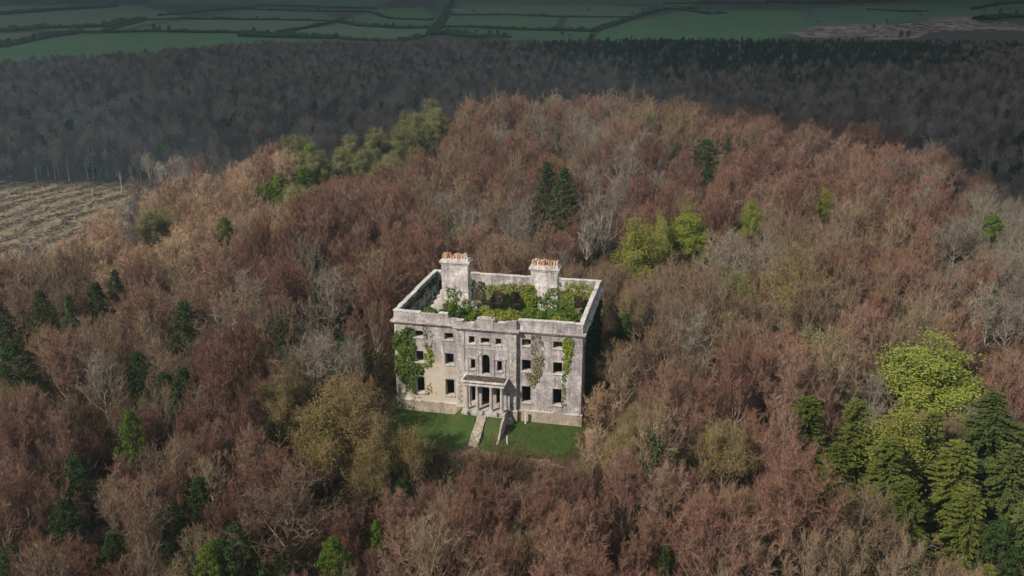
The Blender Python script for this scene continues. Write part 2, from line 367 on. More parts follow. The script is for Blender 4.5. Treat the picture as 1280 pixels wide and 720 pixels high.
# centre bay stands half a metre proud of the front
BY = -.55; BX0, BX1 = -3.82, 4.02
bay_h = [(-2.2, -1.42, 10.55, 11.55), (-.64, .52, 10.68, 11.45), (1.3, 2.06, 10.62, 11.52), (-2.02, -1.38, 7.0, 8.38), (-.5, .54, 6.4, 9.2), (1.5, 2.14, 7.0, 8.42),
         (-.58, .56, 1.95, 4.6), (-2.0, -1.4, 2.4, 4.5), (1.36, 1.98, 2.4, 4.5)]
bay = wall_mb(BX0, BX1, 0, ZC, .55, bay_h, lambda u, v, z: (u, BY+v, z))
for s in (-1, 1):                                             # round the head of the great window
    n = 8; pts = [(.02+s*.52*math.cos(t), 8.68+.52*math.sin(t)) for t in np.linspace(0, PI/2, n)]
    V = []
    for y in (BY+.004, BY+.54):
        V += [(x, y, z) for x, z in pts] + [(.02+s*.52, y, 9.2)]
    F = [tuple(range(n+1)), tuple(range(n+1, 2*n+2))] + [(i, i+1, i+n+2, i+n+1) for i in range(n-1)]
    bay.add(V, F)
bay.build('centre_bay', M['stone'], house)
bk = [(a, b, c, d) for a, b in [(-10, -8.7), (-6.5, -5.2), (-3.2, -1.9), (-.6, .7), (2.0, 3.3), (5.2, 6.5), (8.7, 10)] for c, d in [(9.6, 11.7), (6.6, 8.6), (2.7, 5.0)]]
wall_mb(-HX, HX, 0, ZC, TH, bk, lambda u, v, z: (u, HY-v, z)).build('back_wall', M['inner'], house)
sd = [(a, b, c, d) for a, b in [(2.6, 3.8), (6.2, 7.4), (11, 12.2), (14.7, 15.9)] for c, d in rows]
for s in (-1, 1):
    wall_mb(TH, HY-TH, 0, ZC, TH, sd, (lambda s: lambda u, v, z: (s*(HX-v), u, z))(s)).build('side_wall', M['stone'], house)
# plinth with a pale ledge
m = MB(); e = .14
for x0, x1, y0, y1 in [(-HX-e, BX0-e, -e, .002), (BX1+e, HX+e, -e, .002), (-HX-e, -HX+.002, .003, HY+e), (HX-.002, HX+e, .003, HY+e), (BX0-e, BX1+e, BY-e, BY+.002), (BX0-e, BX0+.002, BY+.003, 0), (BX1-.002, BX1+e, BY+.003, 0)]:
    m.box(x0, x1, y0, y1, -1.2, 1.5)
m.build('plinth', M['plinth'], house)
m = MB()
for x0, x1, y0, y1 in [(-HX-.2, BX0-.2, -.2, .05), (BX1+.2, HX+.2, -.2, .05), (-HX-.2, -HX+.05, .051, HY+.2), (HX-.05, HX+.2, .051, HY+.2), (BX0-.2, -2.6, BY-.2, BY+.05), (2.8, BX1+.2, BY-.2, BY+.05)]:
    n = max(1, int(max(x1-x0, y1-y0)/1.1))
    for k in range(n):
        if R.random() < .07: continue
        dz = R.uniform(-.02, .03)
        if x1-x0 > y1-y0: m.box(x0+(x1-x0)*k/n, x0+(x1-x0)*(k+1)/n-.012, y0, y1, 1.503, 1.66+dz)
        else: m.box(x0, x1, y0+(y1-y0)*k/n, y0+(y1-y0)*(k+1)/n-.012, 1.503, 1.66+dz)
tag(m.build('plinth_ledge', M['coping'], house), kind='stuff')
# cornice: two steps, with the mouldings worn away here and there
def run_boxes(m, x0, x1, y0, y1, z0, z1, L=1.3, jz=.03, miss=0.0, jo=.04):
    n = max(1, round(max(x1-x0, y1-y0)/L))
    for k in range(n):
        if R.random() < miss: continue
        a, b = k/n, (k+1)/n; j = R.uniform(-jz, jz); i = R.uniform(0, jo)
        if x1-x0 > y1-y0: m.box(x0+(x1-x0)*a, x0+(x1-x0)*b-.01, y0+i, y1, z0, z1+j)
        else: m.box(x0+i*(x0 > 0), x1-i*(x0 > 0), y0+(y1-y0)*a, y0+(y1-y0)*b-.01, z0, z1+j)
m = MB()
for p, z0, z1 in ((.22, ZC+.002, ZC+.2), (.42, ZC+.23, ZC+.42)):
    for x0, x1, y0, y1 in [(-HX-p, BX0-p, -p, TH), (BX1+p, HX+p, -p, TH), (BX0-p, BX1+p, BY-p, TH-.01), (-HX-p, -HX+TH, TH+.01, HY-TH), (HX-TH, HX+p, TH+.01, HY-TH), (-HX-p, HX+p, HY-TH+.01, HY+p)]:
        run_boxes(m, x0, x1, y0, y1, z0, z1, miss=.05 if p > .3 else 0)
tag(m.build('cornice', M['trim'], house), kind='stuff')
# parapet of big blocks, then its coping stones
Z0, Z1 = ZC+.45, 13.92
m = MB()
for x0, x1, y0, y1, zt in [(-HX, BX0-1.2, 0, .5, Z1), (BX0-1.2, BX0-.01, .003, .5, Z1-.35), (BX1+.01, HX, 0, .5, Z1), (-HX, -HX+.5, .51, HY-.51, Z1), (HX-.5, HX, .51, HY-.51, Z1), (-HX, HX, HY-.5, HY, Z1-.1)]:
    run_boxes(m, x0, x1, y0, y1, Z0, zt, L=.9, jz=.05, jo=.03)
for x0, x1, zt in [(BX0, -3.0, 13.42), (-3.0, -1.35, 13.3), (1.35, 2.7, 13.55), (2.7, BX1, 13.85)]:
    run_boxes(m, x0, x1, BY+.01, BY+.55, Z0, zt, L=.7, jz=.1)
par = m.build('parapet', M['stone'], house)
cm = MB(); cm.box(-.58, .58, -.29, .29, 0, .15); cope = mesh('coping_stone', cm.V, F=cm.F, mats=[M['coping']])
def coping(x, y, z, L, turn):
    o = obj('coping_stone', cope, par, (x, y, z+R.uniform(-.05, .04)), (PI/2 if turn else 0)+R.uniform(-.03, .03)); o.scale = (L/1.16, R.uniform(.92, 1.06), R.uniform(.85, 1.15))
def cope_run(a, b, fixed, turn, z, miss=.06):
    n = round(abs(b-a)/1.18); L = (b-a)/n
    for k in range(n):
        if R.random() < miss: continue
        c = a+L*(k+.5); coping(*((fixed, c) if turn else (c, fixed)), z, abs(L)*.985, turn)
cope_run(-HX-.1, BX0-1.3, .25, False, Z1+.05); cope_run(BX1+.1, HX+.1, .25, False, Z1+.05)
cope_run(.62, HY-.62, -HX+.25, True, Z1+.05); cope_run(.62, HY-.62, HX-.25, True, Z1+.05); cope_run(-HX-.1, HX+.1, HY-.25, False, Z1-.05, .04)
cope_run(BX0-.1, -1.9, BY+.28, False, 13.44, .3); cope_run(1.6, 2.7, BY+.28, False, 13.6, .0)
# the heraldic block over the bay
m = MB(); m.box(-.95, 1.05, BY-.06, BY+.6, Z0, 13.9); m.box(-1.1, 1.2, BY-.12, BY+.66, 13.903, 14.05); m.box(-.3, .4, BY-.1, BY-.062, 13.0, 13.7); m.box(-1.34, -.97, BY+.02, BY+.5, Z0, 13.6); m.box(1.07, 1.34, BY+.02, BY+.5, Z0, 13.62)
m.box(-.7, .8, BY+.05, BY+.5, 14.053, 14.2)
m.build('crest_block', M['trim'], house)
# string course across the bay over the middle floor, and pilaster strips
m = MB(); run_boxes(m, BX0-.06, BX1+.06, BY-.1, BY-.002, 9.86, 10.0, miss=.1); run_boxes(m, -2.5, 2.7, BY-.12, BY-.002, 6.16, 6.34, L=.8)
tag(m.build('string_course', M['trim'], house), kind='stuff')
# the great window's hood and the thin strips beside it
m = MB()
for k in range(11):
    a0, a1 = PI*k/11+.015, PI*(k+1)/11-.015; q = [(.02+rr*math.cos(t), 8.55+.78*rr*math.sin(t)) for rr in (1.02, 1.2) for t in (a0, a1)]
    V = [(x, yy, z) for yy in (BY-.12, BY-.002) for x, z in q]; m.add(V, [(0, 1, 3, 2), (4, 6, 7, 5), (0, 4, 5, 1), (2, 3, 7, 6), (0, 2, 6, 4), (1, 5, 7, 3)])
for x in (-2.42, -1.1, .96, 2.44): m.box(x, x+.16, BY-.09, BY-.003, 6.36, 8.53)
run_boxes(m, -2.5, -.96, BY-.14, BY-.004, 8.535, 8.7, L=.8); run_boxes(m, .94, 2.7, BY-.14, BY-.004, 8.535, 8.7, L=.8)
for x in (-3.3, 2.95): m.box(x, x+.5, BY-.07, BY-.003, 6.4, 9.84); m.box(x, x+.5, BY-.07, BY-.003, 10.02, ZC-.02)
tag(m.build('window_hood', M['trim'], house), kind='stuff')
# quoins
def quoin(x, y, face, z0=1.75, z1=ZC-.05):
    m = MB(); z = z0; k = 0
    while z+.32 < z1:
        w = .62 if k % 2 else .36
        if face == 'L': m.box(x, x+w, y-.045, y-.002, z, z+.33)
        elif face == 'R': m.box(x-w, x, y-.045, y-.002, z, z+.33)
        else: m.box(x+.002, x+.045, y, y+w, z, z+.33)
        z += .37; k += 1
    return tag(m.build('quoin_strip', M['trim'], house), kind='stuff')
quoin(BX0, BY, 'L'); quoin(BX1, BY, 'R'); quoin(-HX, 0, 'L'); quoin(HX, 0, 'R'); quoin(HX, .1, 'S')
# windows: dressed surround and a sill under each
def window(x0, x1, z0, z1, y, arch=False, sill=True):
    m = MB(); w = .1; d = .03
    m.box(x0-w, x0, y-d, y-.002, z0, z1); m.box(x1, x1+w, y-d, y-.002, z0, z1)
    if not arch: m.box(x0-w, x1+w, y-d-.006, y-.002, z1, z1+.14)
    else:
        c, r = (x0+x1)/2, (x1-x0)/2
        for k in range(9):
            a0, a1 = PI*k/9+.02, PI*(k+1)/9-.02
            q = [(c+rr*math.cos(t), z1-r+rr*math.sin(t)) for rr in (r, r+.22) for t in (a0, a1)]
            V = [(x, yy, z) for yy in (y-.09, y-.002) for x, z in q]
            m.add(V, [(0, 1, 3, 2), (4, 6, 7, 5), (0, 4, 5, 1), (2, 3, 7, 6), (0, 2, 6, 4), (1, 5, 7, 3)])
    o = m.build('window', M['trim'], house)
    if sill and R.random() < .9:
        s = MB(); s.box(x0-.1, x1+.1, y-.14, y+.4, z0-.13, z0+.004); s.build('sill', M['coping'], o)
for h in FW_H: window(*h, 0)
for h in bay_h[:3]: window(*h, BY)
window(*bay_h[3], BY); window(*bay_h[5], BY); window(*bay_h[4], BY, True, False)
m = MB(); m.box(-.86, -.585, BY-.07, BY-.002, 1.95, 4.6); m.box(.565, .84, BY-.07, BY-.002, 1.95, 4.6); m.box(-.9, .88, BY-.11, BY-.002, 4.603, 4.86); m.build('doorway', M['ashlar'], house)
# inner walls, broken off at uneven heights
def ragged(name, u0, u1, t, top, place, step=.45, mat='inner', base=0):
    m = MB(); n = max(1, int((u1-u0)/step)); H = [top(u0+(u1-u0)*(k+.5)/n) + .35*fbm(k*.7, u0, t) + R.uniform(-.12, .12) for k in range(n)]
    for k in range(n):
        a, b = u0+(u1-u0)*k/n, u0+(u1-u0)*(k+1)/n
        V = [place(u, v, z) for z in (base, H[k]) for v in (0, t) for u in (a, b)]
        m.add(V, [(0, 2, 3, 1), (4, 5, 7, 6), (0, 1, 5, 4), (2, 6, 7, 3)] + ([(0, 4, 6, 2)] if k == 0 or 1 else []) + [(1, 3, 7, 5)])
    return m.build(name, M[mat], house)
ip = np.interp
CYL = 8.6
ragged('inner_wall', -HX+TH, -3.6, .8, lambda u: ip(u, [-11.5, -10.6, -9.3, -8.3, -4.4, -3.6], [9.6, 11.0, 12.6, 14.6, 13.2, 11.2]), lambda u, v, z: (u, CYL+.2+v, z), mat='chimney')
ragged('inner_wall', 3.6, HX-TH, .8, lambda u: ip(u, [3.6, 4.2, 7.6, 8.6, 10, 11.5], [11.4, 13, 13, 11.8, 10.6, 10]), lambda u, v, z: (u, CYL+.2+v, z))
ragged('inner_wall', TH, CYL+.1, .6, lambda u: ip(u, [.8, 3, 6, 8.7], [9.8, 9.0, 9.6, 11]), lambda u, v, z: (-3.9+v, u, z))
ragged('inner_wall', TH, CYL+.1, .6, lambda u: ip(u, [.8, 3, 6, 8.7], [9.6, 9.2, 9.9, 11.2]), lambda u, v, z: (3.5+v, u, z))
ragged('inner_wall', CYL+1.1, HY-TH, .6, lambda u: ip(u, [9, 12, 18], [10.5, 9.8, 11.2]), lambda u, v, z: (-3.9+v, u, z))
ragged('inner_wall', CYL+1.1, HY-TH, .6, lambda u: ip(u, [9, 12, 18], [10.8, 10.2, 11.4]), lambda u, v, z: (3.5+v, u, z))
# rubble and fallen floors inside
rub = mesh('rubble', [(0, 0, 0)]*0 or [(-HX+TH, TH, .6), (HX-TH, TH, .6), (HX-TH, HY-TH, .6), (-HX+TH, HY-TH, .6)], F=[(0, 1, 2, 3)], mats=[M['litter']])
obj('rubble_floor', rub, house)
# chimney stacks
pot_prof = [(.15, 0), (.165, .06), (.13, .11), (.115, .5), (.15, .55), (.15, .63), (.10, .635)]
pm = MB(); pm.lathe((0, 0, 0), pot_prof, 10); pot = mesh('chimney_pot', pm.V, F=pm.F, mats=[M['clay']], smooth=False)
pm2 = MB(); pm2.lathe((0, 0, 0), pot_prof, 10); potw = mesh('limed_pot', pm2.V, F=pm2.F, mats=[M['clay_white']])
def stack(x0, x1, y0, y1, zb, zt):
    m = MB(); m.box(x0, x1, y0, y1, zb, zt-.75)
    m.box(x0-.08, x1+.08, y0-.08, y1+.08, zb+(zt-zb)*.42, zb+(zt-zb)*.42+.16)
    for a, b in ((x0, x0+.42), (x1-.42, x1)): m.box(a+.003, b-.003, y0-.06, y0-.002, zb+(zt-zb)*.47, zt-.77)
    o = m.build('chimney', M['chimney'], house)
    c = MB(); c.box(x0-.1, x1+.1, y0-.1, y1+.1, zt-.75, zt-.5); c.box(x0-.24, x1+.24, y0-.24, y1+.24, zt-.497, zt-.22); c.box(x0-.02, x1+.02, y0-.02, y1+.02, zt-.217, zt)
    c.build('chimney_cap', M['coping'], o)
    n = 10
    for k in range(n):
        for r_ in (0, 1):
            if R.random() < .12: continue
            p = obj('chimney_pot', pot if R.random() < .62 else potw, o, (x0+(x1-x0)*(k+.5)/n, y0+(y1-y0)*(.28+.44*r_), zt-.03), R.uniform(0, 6)); p.scale = (1, 1, R.uniform(.85, 1.25)); p.rotation_euler.x = R.uniform(-.04, .04)
stack(-8.35, -4.65, CYL, CYL+1.5, 11.0, 18.75)
stack(4.05, 7.7, CYL, CYL+1.5, 11.2, 18.6)
# portico
M['roofing'] = ground_mat('weathered_flat_roof', [(.35, (.05, .038, .03)), (.5, (.085, .065, .052)), (.65, (.17, .14, .12))], 2.2)
port = MB(); PY = -2.3
port.box(-2.75, 2.95, -2.78, BY-.15, -1.0, 1.9); pf = port.build('portico', M['ashlar'], house)
m = MB(); m.box(-2.62, 2.82, PY-.02, BY-.002, 5.42, 5.72); m.box(-2.56, 2.76, PY+.04, BY-.003, 5.723, 5.95); m.box(-2.85, 3.05, PY-.25, BY-.004, 5.953, 6.14); m.build('entablature', M['coping'], pf)
m = MB(); m.box(-2.6, 2.8, PY+.0, BY-.21, 6.143, 6.2); m.build('balcony_floor', M['roofing'], pf)
cp = [(.34, 0), (.34, .12), (.27, .16), (.29, .24), (.24, .3), (.235, 1.3), (.20, 3.1), (.22, 3.16), (.20, 3.22), (.3, 3.3), (.3, 3.52)]
km = MB(); km.lathe((0, 0, 0), cp, 18); colm = mesh('column', km.V, F=km.F, mats=[M['ashlar']])
for x in (-2.2, -.82, 1.02, 2.42): obj('column', colm, pf, (x, PY+.35, 1.9))
for x in (-2.35, 2.55):
    m = MB(); m.box(x-.22, x+.22, BY-.16, BY-.003, 1.903, 5.41); m.box(x-.28, x+.28, BY-.2, BY-.004, 1.902, 2.2); m.build('pilaster', M['ashlar'], pf)
# the flight of steps with the grass bank on either side
steps = tag(obj('stone_steps', None, loc=(.15, -3.2, 0)), 'long straight flight of worn pale stone steps up to the portico', 'steps')
ns = 14; tm = MB(); tm.box(-.6, .6, -.42, .0, -.35, 0); tread = mesh('step', tm.V, F=tm.F, mats=[M['step']])
for k in range(ns):
    o = obj('step', tread, steps, (R.uniform(-.03, .03), -.36*k-.02, 1.86-.133*k), R.uniform(-.02, .02)); o.scale = (R.uniform(.96, 1.04), 1, 1)
def bank(x0, x1, yb, name='grass_bank', slope=False):
    n = 9; V = []; F = []
    ys = np.linspace(-3.2, yb, n); zs = 1.72*(1-S((ys+3.2)/(yb+3.2)*.95))
    for i in range(n):
        for x in np.linspace(x0, x1, 6): V.append((x, ys[i] if not slope or x > -2.7 else ys[i]*1.0+ (2.6 if i == 0 else 0), (zs[i]+.06*fbm(x*1.5, ys[i]*1.5))*(float(S((x-x0)/2.9)) if slope else 1)-(.05 if slope and x == x0 else 0)))
    F = [(i*6+j, i*6+j+1, (i+1)*6+j+1, (i+1)*6+j) for i in range(n-1) for j in range(5)]
    tag(obj(name, mesh(name, V, F=F, mats=[M['lawn']], smooth=True)), kind='structure')
bank(.88, 2.82, -7.4); bank(-5.2, -.58, -7.4, slope=True)
def flank(x, yb, label):
    n = 12; m = MB(); ys = np.linspace(-3.16, yb, n+1)
    for k in range(n):
        t = (ys[k]+3.2)/(yb+3.2); z = 1.76*(1-float(S(t*.95)))+.02
        m.box(x-.12, x+.12, ys[k+1]+.012, ys[k], -.6, z, jit=.02, rng=R)
    tag(m.build('retaining_wall', M['stone']), label, 'wall')
flank(2.97, -7.2, 'low sloping stone wall holding the grass bank on the east of the steps')
m = MB(); m.box(-.09, .09, -.09, .09, -.1, 1.15, jit=.02, rng=R); m.box(-.12, .12, -.12, .12, 1.16, 1.24)
o = m.build('stone_post', M['coping'], loc=(4.2, -6.9, ground(4.2, -6.9))); tag(o, 'slim pale stone post on the grass beside the steps', 'post')
m = MB(); m.box(-.12, .12, -.12, .12, -.1, 1.5, jit=.02, rng=R); m.box(-.15, .15, -.15, .15, 1.51, 1.6)
o = m.build('stone_post', M['coping'], loc=(5.3, -.75, ground(5.3, -.75))); tag(o, 'pale stone post standing close to the plinth under a window', 'post')
for k, (x, y, z, l) in enumerate([(-3.1, -1.3, .0, 'lump of fallen grey masonry at the west foot of the portico'), (-1.9, -2.95, 1.9, 'fallen stone lying at the foot of the westernmost portico column'), (-.1, -2.75, 1.9, 'broken stone on the portico floor before the doorway'), (1.8, -2.8, 1.9, 'fallen stone on the portico floor between the two eastern columns'), (3.3, -1.2, .0, 'large fallen block beside the portico in its shade')]):
    m = MB(); s = (.42, .3, .26, .3, .5)[k]; m.box(-s, s, -s*.7, s*.7, -.05, s*.9, jit=s*.25, rng=R); m.box(-s*.4, s*.5, -s*.5, s*.4, s*.92, s*1.4, jit=s*.2, rng=R)
    tag(m.build('fallen_stone', M['ashlar'], loc=(x, y, z+.0), rz=k*.9), l, 'stone', 'fallen stones round the portico')

# ------------------------------------------------------------------ leaves
def unit(v): return v/np.maximum(np.linalg.norm(v, axis=-1, keepdims=True), 1e-9)
def leaf_cloud(P, Nm, size, rng, asp=.6, jit=.7):
    """a rhombic leaf at each point, facing roughly along Nm"""
    n = len(P); Nm = unit(Nm+rng.normal(0, jit, (n, 3)))
    a = unit(np.cross(Nm, rng.normal(0, 1, (n, 3)))); b = np.cross(Nm, a)
    s = (np.asarray(size)*rng.uniform(.6, 1.3, n))[:, None]
    V = np.stack([P+a*s, P+b*s*asp, P-a*s, P-b*s*asp], 1).reshape(-1, 3)
    i = np.arange(n)*4; T = np.concatenate([np.stack([i, i+1, i+2], 1), np.stack([i, i+2, i+3], 1)])
    return V, T
def inpoly(x, y, poly):
    P = np.array(poly, float); r = np.zeros(len(x), bool)
    for (x0, y0), (x1, y1) in zip(P, np.roll(P, -1, 0)): r ^= ((y0 > y) != (y1 > y)) & (x < (x1-x0)*(y-y0)/(y1-y0+1e-12)+x0)
    return r
def ivy_wall(poly, place, nrm, mat, label, dens=60, holes=(), thick=.3, size=.15, thin=0, group='ivy climbing over the ruin'):
    P = np.array(poly, float); lo, hi = P.min(0)-.3, P.max(0)+.3; n = int((hi-lo).prod()*dens)
    u = rng.uniform(lo[0], hi[0], n); z = rng.uniform(lo[1], hi[1], n)
    w = np.array([fbm(a*1.3, b*1.3, 2.2) for a, b in zip(u, z)]); w2 = np.array([fbm(a*1.3, b*1.3, 9.2) for a, b in zip(u, z)])
    k = inpoly(u+.45*w, z+.45*w2, poly)
    for h in holes: k &= ~((u > h[0]-.02) & (u < h[1]+.02) & (z > h[2]-.05) & (z < h[3]+.02))
    if thin: k &= rng.random(n) < np.clip(1-thin+w*.9, .05, 1)
    u, z, w = u[k], z[k], w[k]; v = .04+thick*np.clip(.5+w, 0, 1)*rng.random(len(u))
    Q = np.array([place(a, b, c) for a, b, c in zip(u, v, z)])
    V, T = leaf_cloud(Q, np.tile(np.array(nrm, float)+(0, 0, .35), (len(Q), 1)), size, rng)
    return tag(obj('ivy', mesh('ivy', V, T=T, mats=[LF[mat]])), label, 'ivy', group)
fr = lambda u, v, z: (u, -v, z)
ivy_wall([(-12.35, 11.2), (-11.6, 10.8), (-10.9, 11.9), (-10.0, 12.3), (-9.65, 11.0), (-9.5, 8.9), (-9.75, 7.2), (-8.9, 6.9), (-8.5, 6.0), (-9.1, 4.6), (-9.2, 2.6), (-9.8, 2.5), (-11.0, 3.6), (-12.4, 5.4)], fr, (0, -1, 0), 'ivy', 'thick green ivy covering the corner of the facade beside its left windows', dens=110, holes=FW_H[:3], thick=.55)
ivy_wall([(-8.45, 9.6), (-7.9, 9.2), (-7.3, 9.0), (-6.9, 7.9), (-7.6, 6.8), (-8.6, 6.5), (-9.3, 6.6), (-9.3, 7.0), (-8.4, 7.1)], fr, (0, -1, 0), 'ivy_lime', 'yellow-green tongue of ivy spreading right from the thick corner ivy', dens=90, holes=FW_H[:3], thin=.2)
ivy_wall([(-8.4, 11.9), (-7.8, 12.1), (-7.1, 11.3), (-7.2, 9.4), (-8.3, 9.2)], fr, (0, -1, 0), 'ivy_dead', 'withered brownish ivy stems under the cornice above the yellow-green ivy', dens=55, holes=FW_H[:3], thin=.6, thick=.1)
ivy_wall([(-8.2, 5.0), (-7.5, 4.4), (-6.9, 2.6), (-8.0, 2.5)], fr, (0, -1, 0), 'ivy_dead', 'thin withered creeper low on the wall beside the lowest left window', dens=40, thin=.75, thick=.1)
ivy_wall([(5.9, 12.2), (6.6, 12.3), (7.4, 11.8), (7.6, 9.0), (7.3, 6.6), (6.6, 5.2), (6.0, 5.4), (5.0, 6.6), (5.3, 6.9), (6.0, 7.0)], fr, (0, -1, 0), 'ivy_dead', 'faded olive ivy hanging between the two window columns of the right wing', dens=80, holes=FW_H[6:], thin=.35, thick=.15)
ivy_wall([(5.1, 6.9), (5.9, 7.0), (6.9, 7.2), (7.0, 6.2), (6.3, 4.9), (5.7, 5.2)], fr, (0, -1, 0), 'ivy_lime', 'fresh ivy at the tip of the faded olive ivy', dens=60, holes=FW_H[6:], thin=.45, thick=.12)
ivy_wall([(9.95, 12.0), (10.6, 12.3), (11.5, 12.0), (11.2, 10.4), (10.9, 8.6), (10.5, 7.3), (9.9, 7.4), (9.9, 9.0)], fr, (0, -1, 0), 'ivy_lime', 'bright yellow-green ivy high on the wall by the far right windows', dens=95, holes=FW_H[9:], thick=.3)
ivy_wall([(10.0, 7.5), (10.45, 7.4), (10.35, 5.0), (10.5, 2.9), (9.9, 2.3), (9.95, 4.5)], fr, (0, -1, 0), 'ivy', 'narrow strip of ivy running down beside the lowest far right window', dens=60, thin=.3, thick=.15, holes=FW_H[9:])
ivy_wall([(4.2, 11.7), (5.0, 11.8), (5.1, 10.3), (4.3, 10.4)], lambda u, v, z: (u, .5-v, z), (0, -1, 0), 'ivy', 'small tuft of ivy growing out of a top floor window of the right wing', dens=90, thick=.4)
ivy_wall([(2.0, 10.5), (4, 12), (8, 11), (13, 12.2), (17.8, 11.6), (18.2, 0), (5, 0), (3, 4)], lambda u, v, z: (HX+v, u, z), (1, 0, 0), 'ivy_dark', 'dark ivy added over the right side wall to deepen its shade', dens=60, thin=.1, thick=.6)  # leaf sheet added to darken the side wall turned from the sun
# ivy indoors: on the inner faces of the outer walls and over the broken cross walls
bw = lambda u, v, z: (u, HY-TH-v, z)
ivy_wall([(-4, 12.6), (0, 12.9), (4, 13.6), (4, 7), (-4, 7)], bw, (0, -1, 0), 'ivy_lime', 'ivy over the inside of the back wall between the two chimneys', dens=55, holes=[b for b in bk if b[0] < .8], thin=.25)
ivy_wall([(7.5, 13.7), (11.5, 13.8), (11.5, 7), (7, 7)], bw, (0, -1, 0), 'ivy_lime', 'yellowish ivy on the back wall in the corner right of both chimneys', dens=55, holes=[(8.7, 10, 9.3, 11.7)], thin=.2)
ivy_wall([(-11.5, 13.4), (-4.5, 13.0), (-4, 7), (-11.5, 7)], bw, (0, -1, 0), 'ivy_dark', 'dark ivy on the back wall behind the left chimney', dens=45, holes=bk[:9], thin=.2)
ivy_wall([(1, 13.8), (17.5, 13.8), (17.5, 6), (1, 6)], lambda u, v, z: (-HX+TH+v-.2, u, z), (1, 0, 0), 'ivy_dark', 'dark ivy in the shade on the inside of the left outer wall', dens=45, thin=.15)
ivy_wall([(9, 12.5), (17.5, 12.5), (17.5, 6), (9, 6)], lambda u, v, z: (HX-TH-v+.2, u, z), (-1, 0, 0), 'ivy', 'ivy on the inside of the right outer wall', dens=40, thin=.2)
cw = lambda u, v, z: (u, CYL+.2-v, z)
ivy_wall([(-8.0, 12.0), (-7.6, 14.6), (-6.8, 15.4), (-6.0, 14.6), (-5.2, 13.6), (-4.2, 13.0), (-3.6, 6), (-9.0, 6)], cw, (0, -1, 0), 'ivy', 'green ivy on the broken cross wall under the left chimney', dens=85, thick=.7)
ivy_wall([(3.6, 13.4), (4.9, 14.2), (5.6, 14.6), (6.4, 15.3), (7.2, 16.0), (7.9, 16.3), (8.6, 14.4), (10.0, 12.8), (11.5, 12.0), (11.5, 5), (3.6, 5)], cw, (0, -1, 0), 'ivy', 'wide curtain of green ivy on the cross wall under the right chimney', dens=85, thick=.9)
ivy_wall([(3.3, 15.2), (4.0, 15.9), (4.8, 15.0), (4.9, 6), (3.2, 6)], lambda u, v, z: (u, CYL-.1-v, z), (0, -1, 0), 'ivy_lime', 'yellow-green strip of ivy beside the curtain under the right chimney', dens=100, thick=.5)
# ------------------------------------------------------------------ trees
def tubes(paths, sides):
    """paths: list of (points (n,3), radii (n,)) -> V, T"""
    Vs, Ts, b = [], [], 0
    ang = 2*PI*np.arange(sides)/sides
    for P, r in paths:
        n = len(P); d = unit(np.gradient(P, axis=0)); ref = np.where(np.abs(d[:, 2:3]) > .9, [[1., 0, 0]], [[0, 0, 1.]])
        u = unit(np.cross(d, ref)); v = np.cross(d, u)
        V = P[:, None]+r[:, None, None]*(np.cos(ang)[None, :, None]*u[:, None]+np.sin(ang)[None, :, None]*v[:, None])
        i = (np.arange(n-1)[:, None]*sides+np.arange(sides)[None]).ravel(); j = (np.arange(n-1)[:, None]*sides+(np.arange(sides)[None]+1) % sides).ravel()
        Ts.append(np.concatenate([np.stack([i, j, j+sides], 1), np.stack([i, j+sides, i+sides], 1)])+b); Vs.append(V.reshape(-1, 3)); b += n*sides
    return np.concatenate(Vs), np.concatenate(Ts)
def join(parts):
    Vs, Ts, Ms, b = [], [], [], 0
    for V, T, m in parts:
        Vs.append(V); Ts.append(T+b); Ms.append(np.full(len(T), m)); b += len(V)
    return np.concatenate(Vs), np.concatenate(Ts), np.concatenate(Ms)
def bez(p0, p1, p2, n):
    t = np.linspace(0, 1, n)[:, None]; return (1-t)**2*p0+2*t*(1-t)*p1+t*t*p2
